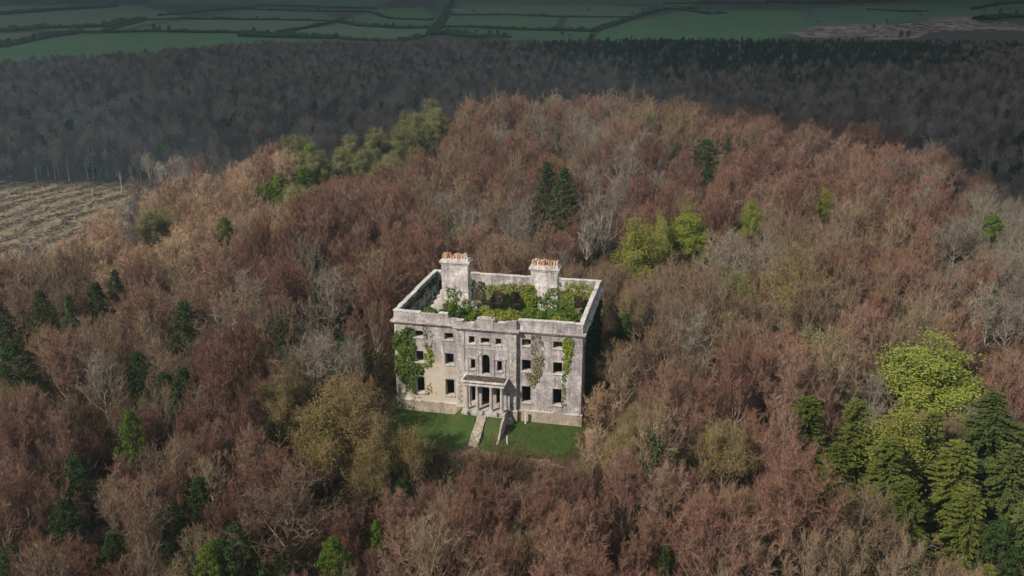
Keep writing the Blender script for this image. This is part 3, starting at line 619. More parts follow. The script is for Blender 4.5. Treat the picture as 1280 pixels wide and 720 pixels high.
def skeleton(rng, H, Rc, base=.2, nl=10, ns=7, nt=6, up=.4, wr=.2, flare=.35, dome=.36, tw=13, tl=.75, twid=.036, lean=.0):
    """trunk and limbs, branches, twigs of a broadleaved tree"""
    ht = H*.62; zt = np.linspace(-.6, ht, 7); wob = np.cumsum(rng.normal(0, .07, (7, 2)), 0)*(H/14)
    trunk = np.column_stack([wob, zt]); trunk[:, 0] += lean*zt
    tr = wr*(1-.62*np.linspace(0, 1, 7)); tr[0] *= 1.35
    wood, limbs = [(trunk, tr)], []
    az = rng.uniform(0, 6.28)
    for i in range(nl):
        u = (i+.4)/nl; az += 2.4+rng.normal(0, .25); rr = math.sqrt(u)*rng.uniform(.8, 1.08)*Rc
        z1 = H*(1-dome*u)*rng.uniform(.93, 1.02); z0 = H*(base+(.6-base)*(1-u)*rng.uniform(.8, 1.05))
        p0 = np.array([np.interp(z0, zt, trunk[:, 0]), np.interp(z0, zt, trunk[:, 1]), z0]); o = np.array([math.cos(az), math.sin(az), 0])
        p2 = np.array([p0[0], p0[1], 0])*.6+o*rr+[0, 0, z1]; p1 = p0+o*rr*rng.uniform(.4, .7)+np.array([0, 0, (z1-z0)*flare])
        L = bez(p0, p1, p2, 6); L[1:-1] += rng.normal(0, .12, (4, 3))
        limbs.append(L); wood.append((L, np.linspace(wr*.42, wr*.1, 6)))
    br, tips = [], []
    for L in limbs:
        ln = np.linalg.norm(L[-1]-L[0])
        for k in range(ns):
            t = .28+.72*(k+rng.uniform(0, .9))/ns; f = t*5; i = min(int(f), 4); p = L[i]+(L[i+1]-L[i])*(f-i); tg = unit(L[i+1]-L[i])
            d = unit(tg*.7+rng.normal(0, .6, 3)+[0, 0, up]); l = ln*rng.uniform(.26, .42)*(1.2-.55*t)
            P = bez(p, p+d*l*.5, p+unit(d+[0, 0, up*.7])*l, 4); br.append((P, np.linspace(wr*.17, wr*.05, 4)))
            for q in range(nt):
                s = .2+.8*(q+rng.random())/nt; f2 = s*3; i2 = min(int(f2), 2); p3 = P[i2]+(P[i2+1]-P[i2])*(f2-i2)
                d3 = unit(unit(P[-1]-P[0])*.6+rng.normal(0, .55, 3)+[0, 0, up]); tips.append((p3, d3, H*.085*rng.uniform(.6, 1.25)))
    p = np.array([t[0] for t in tips]); d = np.array([t[1] for t in tips]); l = np.array([t[2] for t in tips])
    return wood, br, p, d, l
def sticks(p, d, l, w, rng):
    """one thin tapering blade per twig"""
    s = unit(np.cross(d, rng.normal(0, 1, d.shape)))*np.asarray(w).reshape(-1, 1)/2
    V = np.stack([p-s, p+s, p+d*l[:, None]], 1).reshape(-1, 3); return V, np.arange(len(V)).reshape(-1, 3)
def twigs(p, d, l, n, tl, tw, up, rng):
    k = len(p); t = rng.random((k, n, 1)); q = p[:, None]+d[:, None]*l[:, None, None]*t
    dd = unit(d[:, None]*.7+rng.normal(0, .55, (k, n, 3))+[0, 0, up*.8]); ll = tl*rng.uniform(.5, 1.2, (k, n))*(1.15-.4*t[..., 0])
    return q.reshape(-1, 3), dd.reshape(-1, 3), ll.ravel(), np.full(k*n, tw)
class Tree: pass
def bare_tree(seed, H, Rc, bark, twig, leaf=None, nleaf=0, lsize=.12, ivy=0, tw=13, tl=.75, twid=.036, bw=.055, spread=.45, **k):
    g = np.random.default_rng(seed); up = k.get('up', .4)
    wood, br, p, d, l = skeleton(g, H, Rc, **k)
    t = Tree(); t.H = H; t.R = Rc
    V, T = tubes(wood[:1], 8); V2, T2 = tubes(wood[1:], 5); V, T, m = join([(V, T, 0), (V2, T2, 0)])
    t.trunk = mesh('trunk', V, T=T, mats=[BK[bark]], smooth=True)
    b1 = tubes(br, 3); b2 = sticks(p, d, l, bw, g)
    parts = [(*b1, 0), (*b2, 0)]
    if tw: parts.append((*sticks(*twigs(p, d, l, tw, tl, twid, up, g), g), 1))
    mats = [BK[bark], TW[twig]]
    if leaf:
        n = nleaf; q = (p[:, None]+d[:, None]*l[:, None, None]*g.uniform(.2, 1.1, (len(p), n, 1))+g.normal(0, spread, (len(p), n, 3))*[1, 1, .55]).reshape(-1, 3)
        c = np.array([0, 0, H*.62]); parts.append((*leaf_cloud(q, unit(q-c)*.8+[0, 0, .5], lsize, g), 2)); mats.append(LF[leaf])
    V, T, m = join(parts); t.crown = mesh('crown', V, T=T, mi=m, mats=mats); t.extra = None
    if ivy:
        P, r = wood[0]; q = []; nr = []
        for _ in range(int(1500*ivy)):
            f = g.random()**.8*5.9; i = int(f); c = P[i]+(P[i+1]-P[i])*(f-i); a = g.uniform(0, 6.28); o = np.array([math.cos(a), math.sin(a), .1]); q.append(c+o*(g.uniform(.25, .95))*(1.1-.1*f)); nr.append(o)
        for L, _ in wood[1:]:
            for _ in range(int(130*ivy)):
                f = g.random()**1.6*4; i = min(int(f), 4); c = L[i]+(L[i+1]-L[i])*(f-i); o = unit(g.normal(0, 1, 3)); q.append(c+o*g.uniform(.1, .6)); nr.append(o)
        V, T = leaf_cloud(np.array(q), np.array(nr)+[0, 0, .4], .2, g); t.extra = mesh('ivy_cover', V, T=T, mats=[LF['dark' if ivy > 1 else 'ivy_dark']])
    return t
def clump_tree(seed, H, Rc, leaf, base=.18, ncl=46, per=150, lsize=.2, cl=1.15, bark='dark', flat=.75, power=2.2, lop=.15):
    """an evergreen or leafing tree with a dense crown of leaf clumps"""
    g = np.random.default_rng(seed); t = Tree(); t.H = H; t.R = Rc
    wood, br, p, d, l = skeleton(g, H, Rc*.8, base=base, nl=9, ns=3, nt=1, wr=.22)
    V, T = tubes(wood, 6); t.trunk = mesh('trunk', V, T=T, mats=[BK[bark]], smooth=True)
    pts = []
    for i in range(ncl):
        u = (i+.5)/ncl; z = H*(base+.05+(.92-base)*u); rr = Rc*(1-abs(2*(u-.38))**power*.5 if u < .38 else max(.08, 1-((u-.38)/.66)**power))
        a = i*2.4+g.normal(0, .3); r_ = rr*math.sqrt(g.uniform(.25, 1))*(1+2*lop*mnoise.noise(Vector((math.cos(a)*1.1, math.sin(a)*1.1, z*.22+seed)))); pts.append((math.cos(a)*r_, math.sin(a)*r_, z, cl*g.uniform(.65, 1.25)))
    qs, ns_ = [], []
    for x, y, z, s in pts:
        n = int(per*s*s); o = unit(g.normal(0, 1, (n, 3))); o[:, 2] = np.abs(o[:, 2])*.9-.25; r_ = s*g.uniform(.55, 1.05, (n, 1))
        qs.append(np.array([x, y, z])+o*r_*[1, 1, flat]); ns_.append(o)
    V, T = leaf_cloud(np.concatenate(qs), np.concatenate(ns_), lsize, g, jit=.5); V3, T3 = tubes(br, 3)
    V, T, m = join([(V, T, 0), (V3, T3, 1)]); t.crown = mesh('crown', V, T=T, mi=m, mats=[LF[leaf], BK[bark]]); t.extra = None
    return t
def conifer(seed, H, Rc, leaf, base=.12, gap=.45, nb=7, droop=.25, power=.85, fat=.34, dens=1.0, rough=.15):
    g = np.random.default_rng(seed); t = Tree(); t.H = H; t.R = Rc
    z = np.linspace(-.5, H, 8); P = np.column_stack([np.cumsum(g.normal(0, .03, 8)), np.cumsum(g.normal(0, .03, 8)), z])
    V, T = tubes([(P, np.linspace(.24, .03, 8))], 7); t.trunk = mesh('trunk', V, T=T, mats=[BK['dark']], smooth=True)
    q, dr, ln, br = [], [], [], []
    zz = H*base; a = 0
    while zz < H*.985:
        u = (zz/H-base)/(1-base); rr = Rc*(1-u)**power*g.uniform(.72, 1.1)+.12
        for k in range(nb):
            a += 2*PI/nb+g.normal(0, .2); r1 = rr*g.uniform(.7, 1.1)*(1+rough*mnoise.noise(Vector((math.cos(a)*1.2, math.sin(a)*1.2, zz*.35+seed)))*2); o = np.array([math.cos(a), math.sin(a), 0]); s = np.array([-o[1], o[0], 0])
            p0 = np.array([0, 0, zz+g.uniform(-.15, .15)]); p2 = p0+o*r1+[0, 0, -droop*r1+.12*r1]; p1 = p0+o*r1*.5+[0, 0, .06*r1]
            B = bez(p0, p1, p2, 4); br.append((B, np.linspace(.035, .01, 4)))
            m = max(3, int(r1*13*dens))
            for i in range(m):
                f = .12+.88*(i+g.random())/m; f3 = f*3; j = min(int(f3), 2); c = B[j]+(B[j+1]-B[j])*(f3-j); sg = 1 if i % 2 else -1
                q.append(c+s*sg*g.uniform(0, .18)*r1*(1.1-f)); dr.append(o*.75+s*sg*g.uniform(.3, .9)+np.array([0, 0, g.uniform(-.35, .25)])); ln.append(fat*g.uniform(.7, 1.3)*(1.2-.35*f))
        zz += gap*g.uniform(.8, 1.2)*(1.15-.4*u)
    q = np.array(q); dr = unit(np.array(dr)); ln = np.array(ln)
    w = unit(np.cross(dr, g.normal(0, .45, q.shape)+[0, 0, 1]))*(ln*.42)[:, None]
    V = np.stack([q, q+dr*ln[:, None]*.55+w, q+dr*ln[:, None]*1.35, q+dr*ln[:, None]*.55-w], 1).reshape(-1, 3); i = np.arange(len(q))*4
    T = np.concatenate([np.stack([i, i+1, i+2], 1), np.stack([i, i+2, i+3], 1)])
    V3, T3 = tubes(br, 3); V, T, m = join([(V, T, 0), (V3, T3, 1)])
    t.crown = mesh('crown', V, T=T, mi=m, mats=[LF[leaf], BK['dark']]); t.extra = None
    return t

VAR = {
 'russet': [bare_tree(10+i, 14.5, r, 'russet', 'russet', up=u, flare=f, nl=n, tw=20) for i, (r, u, f, n) in enumerate([(3.4, .75, .3, 11), (4.2, .6, .3, 12), (2.8, .95, .25, 10), (4.8, .5, .4, 15), (3.7, .7, .35, 11)])],
 'rust': [bare_tree(20+i, 14, r, 'rust', 'rust', up=u, flare=.3, nl=11, tw=15) for i, (r, u) in enumerate([(3.7, .5), (4.2, .45)])],
 'buff': [bare_tree(30+i, 15, r, 'buff', 'buff', up=u, flare=.35, nl=n, tw=9, bw=.065) for i, (r, u, n) in enumerate([(3.3, .6, 10), (3.9, .5, 11), (2.6, .85, 9), (4.9, .35, 14)])],
 'grey': [bare_tree(40+i, 14.5, r, 'grey', 'grey', up=u, flare=.35, nl=n, tw=8, bw=.07) for i, (r, u, n) in enumerate([(3.8, .5, 11), (3.2, .6, 10), (4.4, .35, 12)])],
 'budding': [bare_tree(50+i, 13.5, r, 'buff', 'buff', leaf='bud', nleaf=15, lsize=.07, up=.45, nl=13, tw=12) for i, r in enumerate([3.6, 4.3])],
 'ivied': [bare_tree(60+i, 14.5, r, 'buff', 'buff', ivy=v, up=.5, tw=8) for i, (r, v) in enumerate([(3.2, 1.0), (3.7, 1.3)])],
 'lime': [bare_tree(70+i, 13, r, 'buff', 'buff', leaf='lime', nleaf=52, lsize=.105, spread=.38, up=.2, nl=13, tw=2, dome=.5) for i, r in enumerate([4.6, 3.4])],
 'spring': [bare_tree(80+i, 14, r, 'grey', 'buff', leaf='spring', nleaf=44, lsize=.10, up=.5, nl=10, tw=2, dome=.6, base=.15) for i, r in enumerate([3.2, 2.5])],
 'olive': [bare_tree(85+i, 14, r, 'grey', 'buff', leaf='olive', nleaf=44, lsize=.11, up=.4, nl=10, tw=4) for i, r in enumerate([3.7])],
 'green': [clump_tree(90+i, 13, r, 'mid', lsize=.14, base=.08, ncl=95, per=190, cl=.75, lop=.3) for i, r in enumerate([3.4, 2.6])],
 'evergreen': [clump_tree(100+i, 13, r, 'dark', base=.06, ncl=110, per=170, lsize=.14, cl=.72, lop=.35) for i, r in enumerate([3.4, 2.7])],
 'conifer': [clump_tree(110+i, 15, r, 'needle', base=.06, ncl=170, per=190, lsize=.13, cl=.55, power=pw, flat=.55, lop=.45) for i, (r, pw) in enumerate([(3.0, 1.15), (2.5, 1.3), (3.3, 1.0)])],
 'green_conifer': [conifer(120+i, 14, r, 'needle_warm', droop=.12, power=.55, fat=.25, gap=.3, dens=1.75, rough=.6) for i, r in enumerate([3.9, 3.5])],
 'blue_conifer': [conifer(125, 14, 3.8, 'needle_blue', droop=.15, power=.55, fat=.25, gap=.3, dens=1.75, rough=.6)],
 'birch': [bare_tree(130+i, 14, 2.2, 'pale', 'grey', nl=9, up=.7, wr=.15, tw=5, base=.3) for i in range(2)],
 'big_bare': [bare_tree(140, 14, 6.4, 'limb', 'buff', nl=19, ns=9, up=.22, flare=.5, dome=.5, base=.2, wr=.24, tw=9, bw=.07)],
 'shrub': [clump_tree(150, 4.6, 2.1, 'mid', base=.04, ncl=30, per=170, lsize=.15, cl=.75), clump_tree(151, 4.6, 2.1, 'spring', base=.04, ncl=30, per=120, lsize=.15, cl=.75)],
}
KIND = {  # name, category, words for the look
 'russet': ('russet_tree', 'bare reddish-brown tree'), 'rust': ('rust_tree', 'bare orange-brown tree'), 'buff': ('buff_tree', 'bare buff twigged tree'), 'grey': ('grey_tree', 'bare pale grey tree'),
 'budding': ('budding_tree', 'tree in olive-yellow bud'), 'ivied': ('ivied_tree', 'bare tree wrapped in dark ivy'), 'lime': ('lime_green_tree', 'bright lime-green leafing tree'), 'spring': ('spring_tree', 'yellow-green leafing tree'),
 'olive': ('olive_green_tree', 'pale olive-green tree'), 'green': ('green_tree', 'bushy mid-green tree'), 'evergreen': ('evergreen_tree', 'rounded dark evergreen tree'), 'conifer': ('conifer_tree', 'dark pointed conifer'),
 'green_conifer': ('green_conifer', 'broad green conifer'), 'blue_conifer': ('bluish_conifer', 'broad bluish-green conifer'), 'birch': ('birch_tree', 'slender pale-stemmed bare tree'), 'big_bare': ('spreading_tree', 'wide spreading bare tree'), 'shrub': ('shrub', 'bushy green shrub')}
PLACED = []                                                   # (x, y, crown radius)
def plant(kind, x, y, z, h, var=None, label=None, group=None, parts=True, rz=None, wide=1.0):
    v = VAR[kind]; t = v[(var if var is not None else R.randrange(len(v))) % len(v)]
    s = h/t.H; name = KIND[kind][0]; rz = R.uniform(0, 6.28) if rz is None else rz
    root = obj(name, None, None, (x, y, z), rz, (s*wide, s*wide, s))
    obj('trunk', t.trunk, root); obj('crown', t.crown, root)
    if t.extra: obj('ivy_cover', t.extra, root)
    PLACED.append((x, y, t.R*s*wide))
    return tag(root, label, 'shrub' if kind == 'shrub' else 'tree', group)
# the trees one can single out: kind, pixel of the crown's middle in the photograph, height, label
MARKS = [
 ('lime', 1163, 478, 13, 2.0, 'large bright lime-green tree standing alone above the green conifers'),
 ('green_conifer', 1005, 566, 13.5, 1, 'green conifer at the western end of the eastern conifer clump'),
 ('green_conifer', 1064, 566, 13, .9, 'green conifer with yellowish top, second from the west in the eastern clump'),
 ('spring', 1118, 562, 13, 1.4, 'light yellow-green tree among conifers below the lime-green tree'),
 ('green_conifer', 1105, 612, 12, 1.1, 'dull green conifer in front of the light yellow-green tree'),
 ('blue_conifer', 1232, 568, 15, 1, 'tall bluish-green conifer at the back of the eastern clump'),
 ('green_conifer', 1190, 622, 13, 1.05, 'green conifer before the tall bluish-green one'),
 ('blue_conifer', 1255, 625, 13, 1, 'bluish conifer by the eastern edge of the picture'),
 ('evergreen', 1245, 688, 9.9, 1, 'bushy dark evergreen lowest in the eastern conifer clump'),
 ('green_conifer', 1040, 612, 11, 1, 'lower green conifer between the two western ones of the eastern clump'),
 ('green_conifer', 1128, 660, 11, 1, 'green conifer low in the middle of the eastern clump'),
 ('green_conifer', 1205, 672, 11, 1.1, 'green conifer beside the bushy dark evergreen of the eastern clump'),
 ('blue_conifer', 1272, 690, 11, 1, 'bluish conifer in the lower eastern corner'),
 ('green_conifer', 1160, 575, 12, .9, 'green conifer right behind the light yellow-green tree'),
 ('spring', 800, 312, 15, 1.25, 'tall yellow-green tree behind the east corner of the ruin'),
 ('spring', 826, 300, 14, .55, 'slim yellow-green tree between the tall and the vivid ones behind the ruin'),
 ('lime', 860, 296, 13, 1.2, 'vivid lime-green tree with a broad low crown behind the ruin'),
 ('lime', 940, 276, 12, .55, 'small round lime-green tree alone among bare pale trees'),
 ('spring', 1030, 260, 12, 1, 'yellow-green tree top far up the eastern slope'),
 ('lime', 1212, 216, 10, .7, 'small lime-green tree on the rim of the eastern slope'),
 ('conifer', 683, 258, 19.5, .95, 'tall dark conifer behind the ruin, western of the pair'),
 ('conifer', 704, 268, 20, 1.0, 'tall dark conifer behind the right chimney, eastern of the pair'),
 ('evergreen', 881, 196, 13.5, 1.3, 'round dark green tree on the hilltop'),
 ('evergreen', 884, 228, 9.0, .9, 'darker evergreen just in front of the round hilltop tree'),
 ('conifer', 824, 170, 10.8, .7, 'slim dark conifer on the hilltop left of the round tree'),
 ('conifer', 909, 194, 10.8, .7, 'slim dark conifer right of the round hilltop tree'),
 ('evergreen', 845, 190, 8.1, .7, 'small dark evergreen between slim conifer and round hilltop tree'),
 ('green', 350, 236, 12, 1.1, 'broad mid-green tree on the western slope'),
 ('green', 380, 228, 12, 1, 'mid-green tree right beside the broad one on the western slope'),
 ('green', 283, 294, 11, .9, 'single bushy green tree low on the western slope'),
 ('olive', 187, 286, 12, 1.1, 'pale olive tree near the cleared ground'),
 ('evergreen', 276, 241, 7.2, .6, 'small dark evergreen on the western slope'),
 ('evergreen', 428, 178, 10.8, .8, 'dark green tree at the west end of the olive row on the crest'),
 ('olive', 455, 176, 13, .9, 'pale olive tree, western one of the row along the crest'),
 ('olive', 487, 170, 14, 1, 'pale olive tree, second of the row along the crest'),
 ('olive', 518, 163, 14, 1, 'pale olive tree, third of the row along the crest'),
 ('olive', 546, 158, 14, .9, 'pale olive tree at the east end of the row on the crest'),
 ('olive', 440, 190, 12, 1, 'pale olive tree below the west end of the crest row'),
 ('olive', 472, 187, 12, 1.1, 'pale olive tree in front of the second one of the crest row'),
 ('olive', 505, 180, 13, 1, 'pale olive tree in front of the third one of the crest row'),
 ('olive', 535, 174, 13, 1, 'pale olive tree below the east end of the crest row'),
 ('olive', 560, 150, 12, .9, 'small pale olive tree beyond the east end of the crest row'),
 ('green', 335, 246, 11, 1, 'lower green tree in front of the broad mid-green tree'),
 ('olive', 395, 215, 12, 1, 'olive tree above the mid-green trees of the western slope'),
 ('olive', 205, 280, 11, 1, 'second pale olive tree near the cleared ground'),
 ('olive', 165, 292, 10, 1, 'low olive tree nearest the cleared ground'),
 ('green', 303, 182, 9, .9, 'green tree on the rim above the cleared ground'),
 ('conifer', 148, 378, 11.7, .9, 'right one of two dark conifers high on the western side'),
 ('evergreen', 122, 380, 10.8, .8, 'left one of two dark evergreens high on the western side'),
 ('conifer', 55, 412, 13.5, .95, 'dark conifer standing behind the rounded russet tree in the west'),
 ('conifer', 92, 415, 12.6, .9, 'dark conifer behind and right of the rounded russet tree in the west'),
 ('conifer', 4, 425, 13.5, 1, 'dark conifer cut by the western edge of the picture'),
 ('evergreen', 20, 462, 11.7, 1.1, 'broad dark evergreen near the western edge of the picture'),
 ('conifer', 236, 430, 13.5, 1.05, 'leaning dark green conifer in the western wood'),
 ('evergreen', 176, 472, 10.8, .7, 'slim dark evergreen left of a second small one in the western wood'),
 ('evergreen', 230, 490, 9.9, .85, 'small round dark evergreen below the leaning conifer'),
 ('ivied', 352, 408, 14, .9, 'bare tree thick with ivy left of the pale round grey trees'),
 ('conifer', 398, 400, 12.6, .8, 'dull green conifer in front of the upper round grey tree'),
 ('grey', 415, 378, 14, 1.15, 'upper round pale grey tree left of the ruin'),
 ('grey', 398, 458, 14, 1.25, 'wide round pale grey tree nearest the ruin on its left'),
 ('budding', 368, 488, 11, .8, 'yellow-green budding tree under the wide grey one'),
 ('budding', 425, 535, 14, 1.3, 'big rounded tree in olive-yellow bud left of the lawn'),
 ('budding', 400, 560, 12, 1, 'budding tree at the lower left of the biggest budding one'),
 ('budding', 470, 560, 11, 1, 'budding buff tree in front of the biggest budding one'),
 ('budding', 448, 520, 12, 1, 'budding tree behind and right of the biggest budding one'),
 ('budding', 345, 512, 11, 1, 'ochre budding tree left of the biggest budding one'),
 ('budding', 462, 596, 9, 1, 'low ochre budding tree in front of the budding clump'),
 ('olive', 428, 205, 11, 1, 'olive tree on the slope below the crest row'),
 ('olive', 452, 210, 11, 1, 'olive tree lowest on the slope below the crest row'),
 ('olive', 412, 192, 12, 1, 'olive tree at the western foot of the crest row'),
 ('budding', 515, 572, 9, 1, 'low budding tree at the corner of the lawn'),
 ('green', 166, 548, 11, .6, 'slim mid-green tree in the western wood'),
 ('evergreen', 98, 598, 9.0, 1, 'dull dark evergreen low in the west'),
 ('evergreen', 82, 655, 9.0, .8, 'dark evergreen near the lower western corner'),
 ('evergreen', 252, 632, 9.9, .75, 'narrow dark evergreen beside the wide spreading bare tree'),
 ('evergreen', 297, 694, 9.9, .9, 'glossy dark evergreen below the wide spreading bare tree'),
 ('green', 264, 712, 9, .8, 'brighter green bush tree left of the glossy dark evergreen'),
 ('evergreen', 143, 690, 7.2, .9, 'low dark evergreen at the bottom of the western wood'),
 ('green', 418, 706, 9, .8, 'bushy green tree at the bottom right of the spreading bare tree'),
 ('green', 472, 676, 7, .6, 'small green bush tree under the russet trees before the ruin'),
 ('evergreen', 15, 708, 7.2, 1, 'dark evergreen in the lower western corner'),
 ('big_bare', 362, 636, 13, 1, 'wide spreading bare tree with pale crooked limbs'),
 ('ivied', 822, 552, 14, 1, 'ivy-wrapped bare tree right of the ruin'),
 ('budding', 905, 570, 11, 1.05, 'rounded olive-brown budding tree by the western green conifer'),
 ('grey', 1195, 300, 13, 1.2, 'big pale grey tree on the eastern slope'),
 ('grey', 1236, 392, 13, 1.25, 'wide grey-green bare tree behind the lime-green tree'),
 ('grey', 1262, 405, 12, 1.2, 'pale grey bare tree at the eastern edge behind the lime-green tree'),
 ('birch', 757, 292, 14, 1.2, 'white-limbed bare tree between the conifer pair and the yellow-green tree'),
 ('birch', 735, 300, 13, 1.3, 'pale branching bare tree just behind the right chimney'),
 ('russet', 78, 455, 13, 1.1, 'rounded russet tree with pale limbs below two western conifers'),
 ('grey', 128, 475, 12, .9, 'oval pale grey tree beside the rounded russet tree'),
 ('evergreen', 353, 712, 6.3, .7, 'dark green bush at the bottom below the spreading tree'),
 ('evergreen', 832, 708, 7.2, .6, 'dark evergreen at the bottom edge right of the ruin'),
 ('conifer', 1190, 250, 10.8, .9, 'dark conifer on the dim eastern slope'),
 ('green', 1240, 290, 11, 1.3, 'dull green tree on the dim eastern slope'),
 ('evergreen', 700, 195, 7.2, .8, 'small dark evergreen behind the conifer pair'),
 ('budding', 765, 400, 13, .7, 'brownish budding tree close to the right wall of the ruin'),
 ('rust', 752, 512, 9, 1, 'brown budding tree hiding the lower right corner of the ruin'),
 ('buff', 778, 470, 12, 1, 'buff bare tree standing out from the right side wall of the ruin'),
 ('rust', 742, 560, 7, 1, 'low rusty bare tree at the right end of the lawn'),
 ('evergreen', 756, 420, 10.8, .6, 'dark evergreen pressed against the right side wall of the ruin'),
 ('ivied', 757, 395, 13, .6, 'ivied tree squeezed against the right side wall'),
]
for kind, px, py, h, wide, label in MARKS:
    x, y = at(px, py, h*(.5 if 'conifer' in kind else .66)); h0 = VAR[kind][0]
    if -14.6 < x < 14.6 and -1 < y < 20.6: x = 16.5 if x > 0 else -16.5
    plant(kind, x, y, ground(x, y), h, label=label, wide=wide)
NMARK = len(PLACED)
# shrubs and young trees growing inside the shell
for x, y, h, v, w, l in [(-2.6, 3.6, 13.0, 0, 1, 'bushy green tree inside the shell nearest the left of the crest block'), (0.1, 4.4, 12.9, 1, 1, 'yellow-green bush inside the shell behind the crest block'), (2.4, 3.6, 13.2, 1, 1, 'yellow-green bush inside the shell right of the crest block'),
        (-.8, 11.0, 11.0, 0, 1, 'green bush at the back of the shell between the chimneys'), (-5.8, 5.2, 13.2, 0, 1.1, 'green bush inside the shell before the left chimney'), (6.6, 4.0, 13.6, 0, 1.2, 'wide green bush inside the shell before the right chimney'),
        (10.0, 3.6, 13.2, 0, 1, 'green bush in the front right corner of the shell'), (9.8, 13.5, 10.2, 1, .9, 'yellowish bush in the back right corner of the shell'), (-9.6, 12.5, 9.8, 0, .9, 'green bush in the back left corner of the shell'), (2.2, 14.5, 10.0, 0, .9, 'green bush under the back wall of the shell'), (4.6, 5.6, 13.4, 0, .9, 'small green bush under the ivy of the right chimney'),
        (-1.2, 6.6, 12.2, 1, 1, 'yellow-green bush in the middle of the shell'), (1.6, 7.2, 12.0, 0, 1, 'green bush in the middle of the shell beside the yellow-green ivy strip'), (8.6, 6.6, 13.0, 0, 1, 'green bush before the curtain of ivy on the cross wall'), (-4.0, 6.8, 12.6, 0, .9, 'green bush right under the left chimney'), (-10.5, 2.8, 12.9, 0, .8, 'green bush in the front left corner of the shell'), (-9.4, 5.6, 12.4, 0, .9, 'green bush below the broken end of the ragged wall'), (-8.6, 4.2, 12.9, 0, .9, 'green bush behind the left parapet beside the ragged wall'), (-1.0, 2.6, 13.0, 1, .8, 'small yellow-green bush pressed against the back of the crest block'), (1.2, 9.6, 11.6, 1, 1.1, 'yellow-green bush farther back between the chimneys'), (-2.6, 8.8, 12.0, 1, 1, 'yellowish bush beside the left chimney wall'), (8.6, 3.0, 13.4, 1, .9, 'yellow-green bush near the right parapet of the shell')]:
    t = VAR['shrub'][v]; root = obj('shrub', None, None, (x, y, h-4.4), R.uniform(0, 6)); root.scale = (w, w, 1)
    V, T = tubes([(np.array([[0, 0, .6-h+4.4], [.1, 0, -1], [0, .1, 1.5]]), np.array([.2, .16, .08]))], 6)
    obj('trunk', mesh('trunk', V, T=T, mats=[BK['dark']]), root); obj('crown', t.crown, root); tag(root, l, 'shrub', 'bushes growing inside the roofless shell')
# ------------------------------------------------------------------ the wood on the hill
ZONES = [(440, 182, 'olive olive buff'), (475, 172, 'olive olive buff'), (510, 166, 'olive olive buff'), (545, 160, 'olive buff'), (365, 228, 'green olive rust'), (150, 300, 'rust rust russet'), (60, 380, 'rust rust buff'), (250, 250, 'rust rust russet'), (190, 235, 'rust grey'), (330, 220, 'rust russet'), (300, 340, 'russet russet rust'), (420, 250, 'russet'), (480, 300, 'russet'), (560, 220, 'russet russet buff'),
 (640, 150, 'buff russet grey'), (560, 160, 'buff russet'), (720, 160, 'grey buff russet'), (620, 250, 'russet russet buff'), (590, 280, 'buff grey russet'), (800, 160, 'russet buff'), (900, 160, 'russet russet buff'), (820, 230, 'grey grey russet'), (870, 250, 'russet'),
 (1000, 190, 'russet'), (1100, 200, 'russet'), (1000, 250, 'russet'), (1150, 230, 'russet grey'), (940, 320, 'buff grey russet'), (850, 350, 'buff buff rust'), (860, 420, 'buff buff grey'), (1020, 320, 'buff rust russet'), (1100, 330, 'buff russet rust'), (1200, 350, 'grey rust buff'), (1260, 330, 'grey grey'),
 (980, 420, 'russet buff buff'), (1050, 430, 'russet russet buff'), (1250, 450, 'russet russet grey'), (880, 490, 'buff russet'), (800, 470, 'buff budding rust'), (780, 520, 'rust buff budding'), (950, 520, 'russet russet'), (1150, 500, 'grey buff'), (730, 620, 'russet russet'), (600, 620, 'russet russet buff'), (560, 660, 'russet buff'),
 (850, 620, 'russet russet rust'), (680, 700, 'russet buff'), (980, 640, 'russet buff'), (950, 700, 'russet russet buff'), (1120, 690, 'buff buff'), (450, 640, 'russet russet'), (400, 700, 'buff russet'), (300, 560, 'russet buff rust'), (230, 560, 'buff russet buff'), (170, 620, 'buff russet'), (60, 600, 'buff russet'), (60, 530, 'russet buff'),
 (130, 430, 'buff buff'), (220, 380, 'rust buff russet'), (300, 420, 'russet buff grey'), (340, 380, 'russet grey'), (430, 420, 'grey grey buff'), (470, 400, 'russet'), (470, 480, 'russet'), (300, 500, 'buff russet'), (30, 700, 'buff russet'), (200, 690, 'buff russet ivied'), (1260, 700, 'green_conifer buff')]
ZP = np.array([z[:2] for z in ZONES], float); ZK = [z[2].split() for z in ZONES]
def hidden(x, y, z):
    P = np.array([x, y, z]); d = CAM-P; L = np.linalg.norm(d); t = np.arange(18, min(L, 260), 7)/L
    Q = P+d*t[:, None]; return bool(np.any(terrain(Q[:, 0], Q[:, 1])+10.5 > Q[:, 2]))
def clear_of(x, y, rr, f=.72):
    a = NPL; return len(a) == 0 or not np.any(np.hypot(a[:, 0]-x, a[:, 1]-y) < (a[:, 2]+rr)*f)
HOUSE_PX = [(455, 300), (455, 420), (488, 470), (492, 535), (560, 585), (715, 585), (738, 540), (758, 430), (762, 335)]
CLR = np.array(CLEAR); CLPX = [(-40, 230), (150, 232), (146, 262), (114, 292), (68, 318), (0, 338), (-40, 356)]
cand, sp = [], 5.1
for i, yy in enumerate(np.arange(-78, 330, sp*.87)):
    for xx in np.arange(-330, 230, sp):
        x = xx+(i % 2)*sp/2+R.uniform(-1.9, 1.9); y = yy+R.uniform(-1.9, 1.9); cand.append((x, y))
R.shuffle(cand); NC = len(cand); fill = []
for yy in np.arange(-78, 120, 2.6):
    for xx in np.arange(-130, 130, 2.6): fill.append((xx+R.uniform(-1.2, 1.2), yy+R.uniform(-1.2, 1.2)))
R.shuffle(fill); cand += fill
NPL = np.array(PLACED); picks, under = [], []
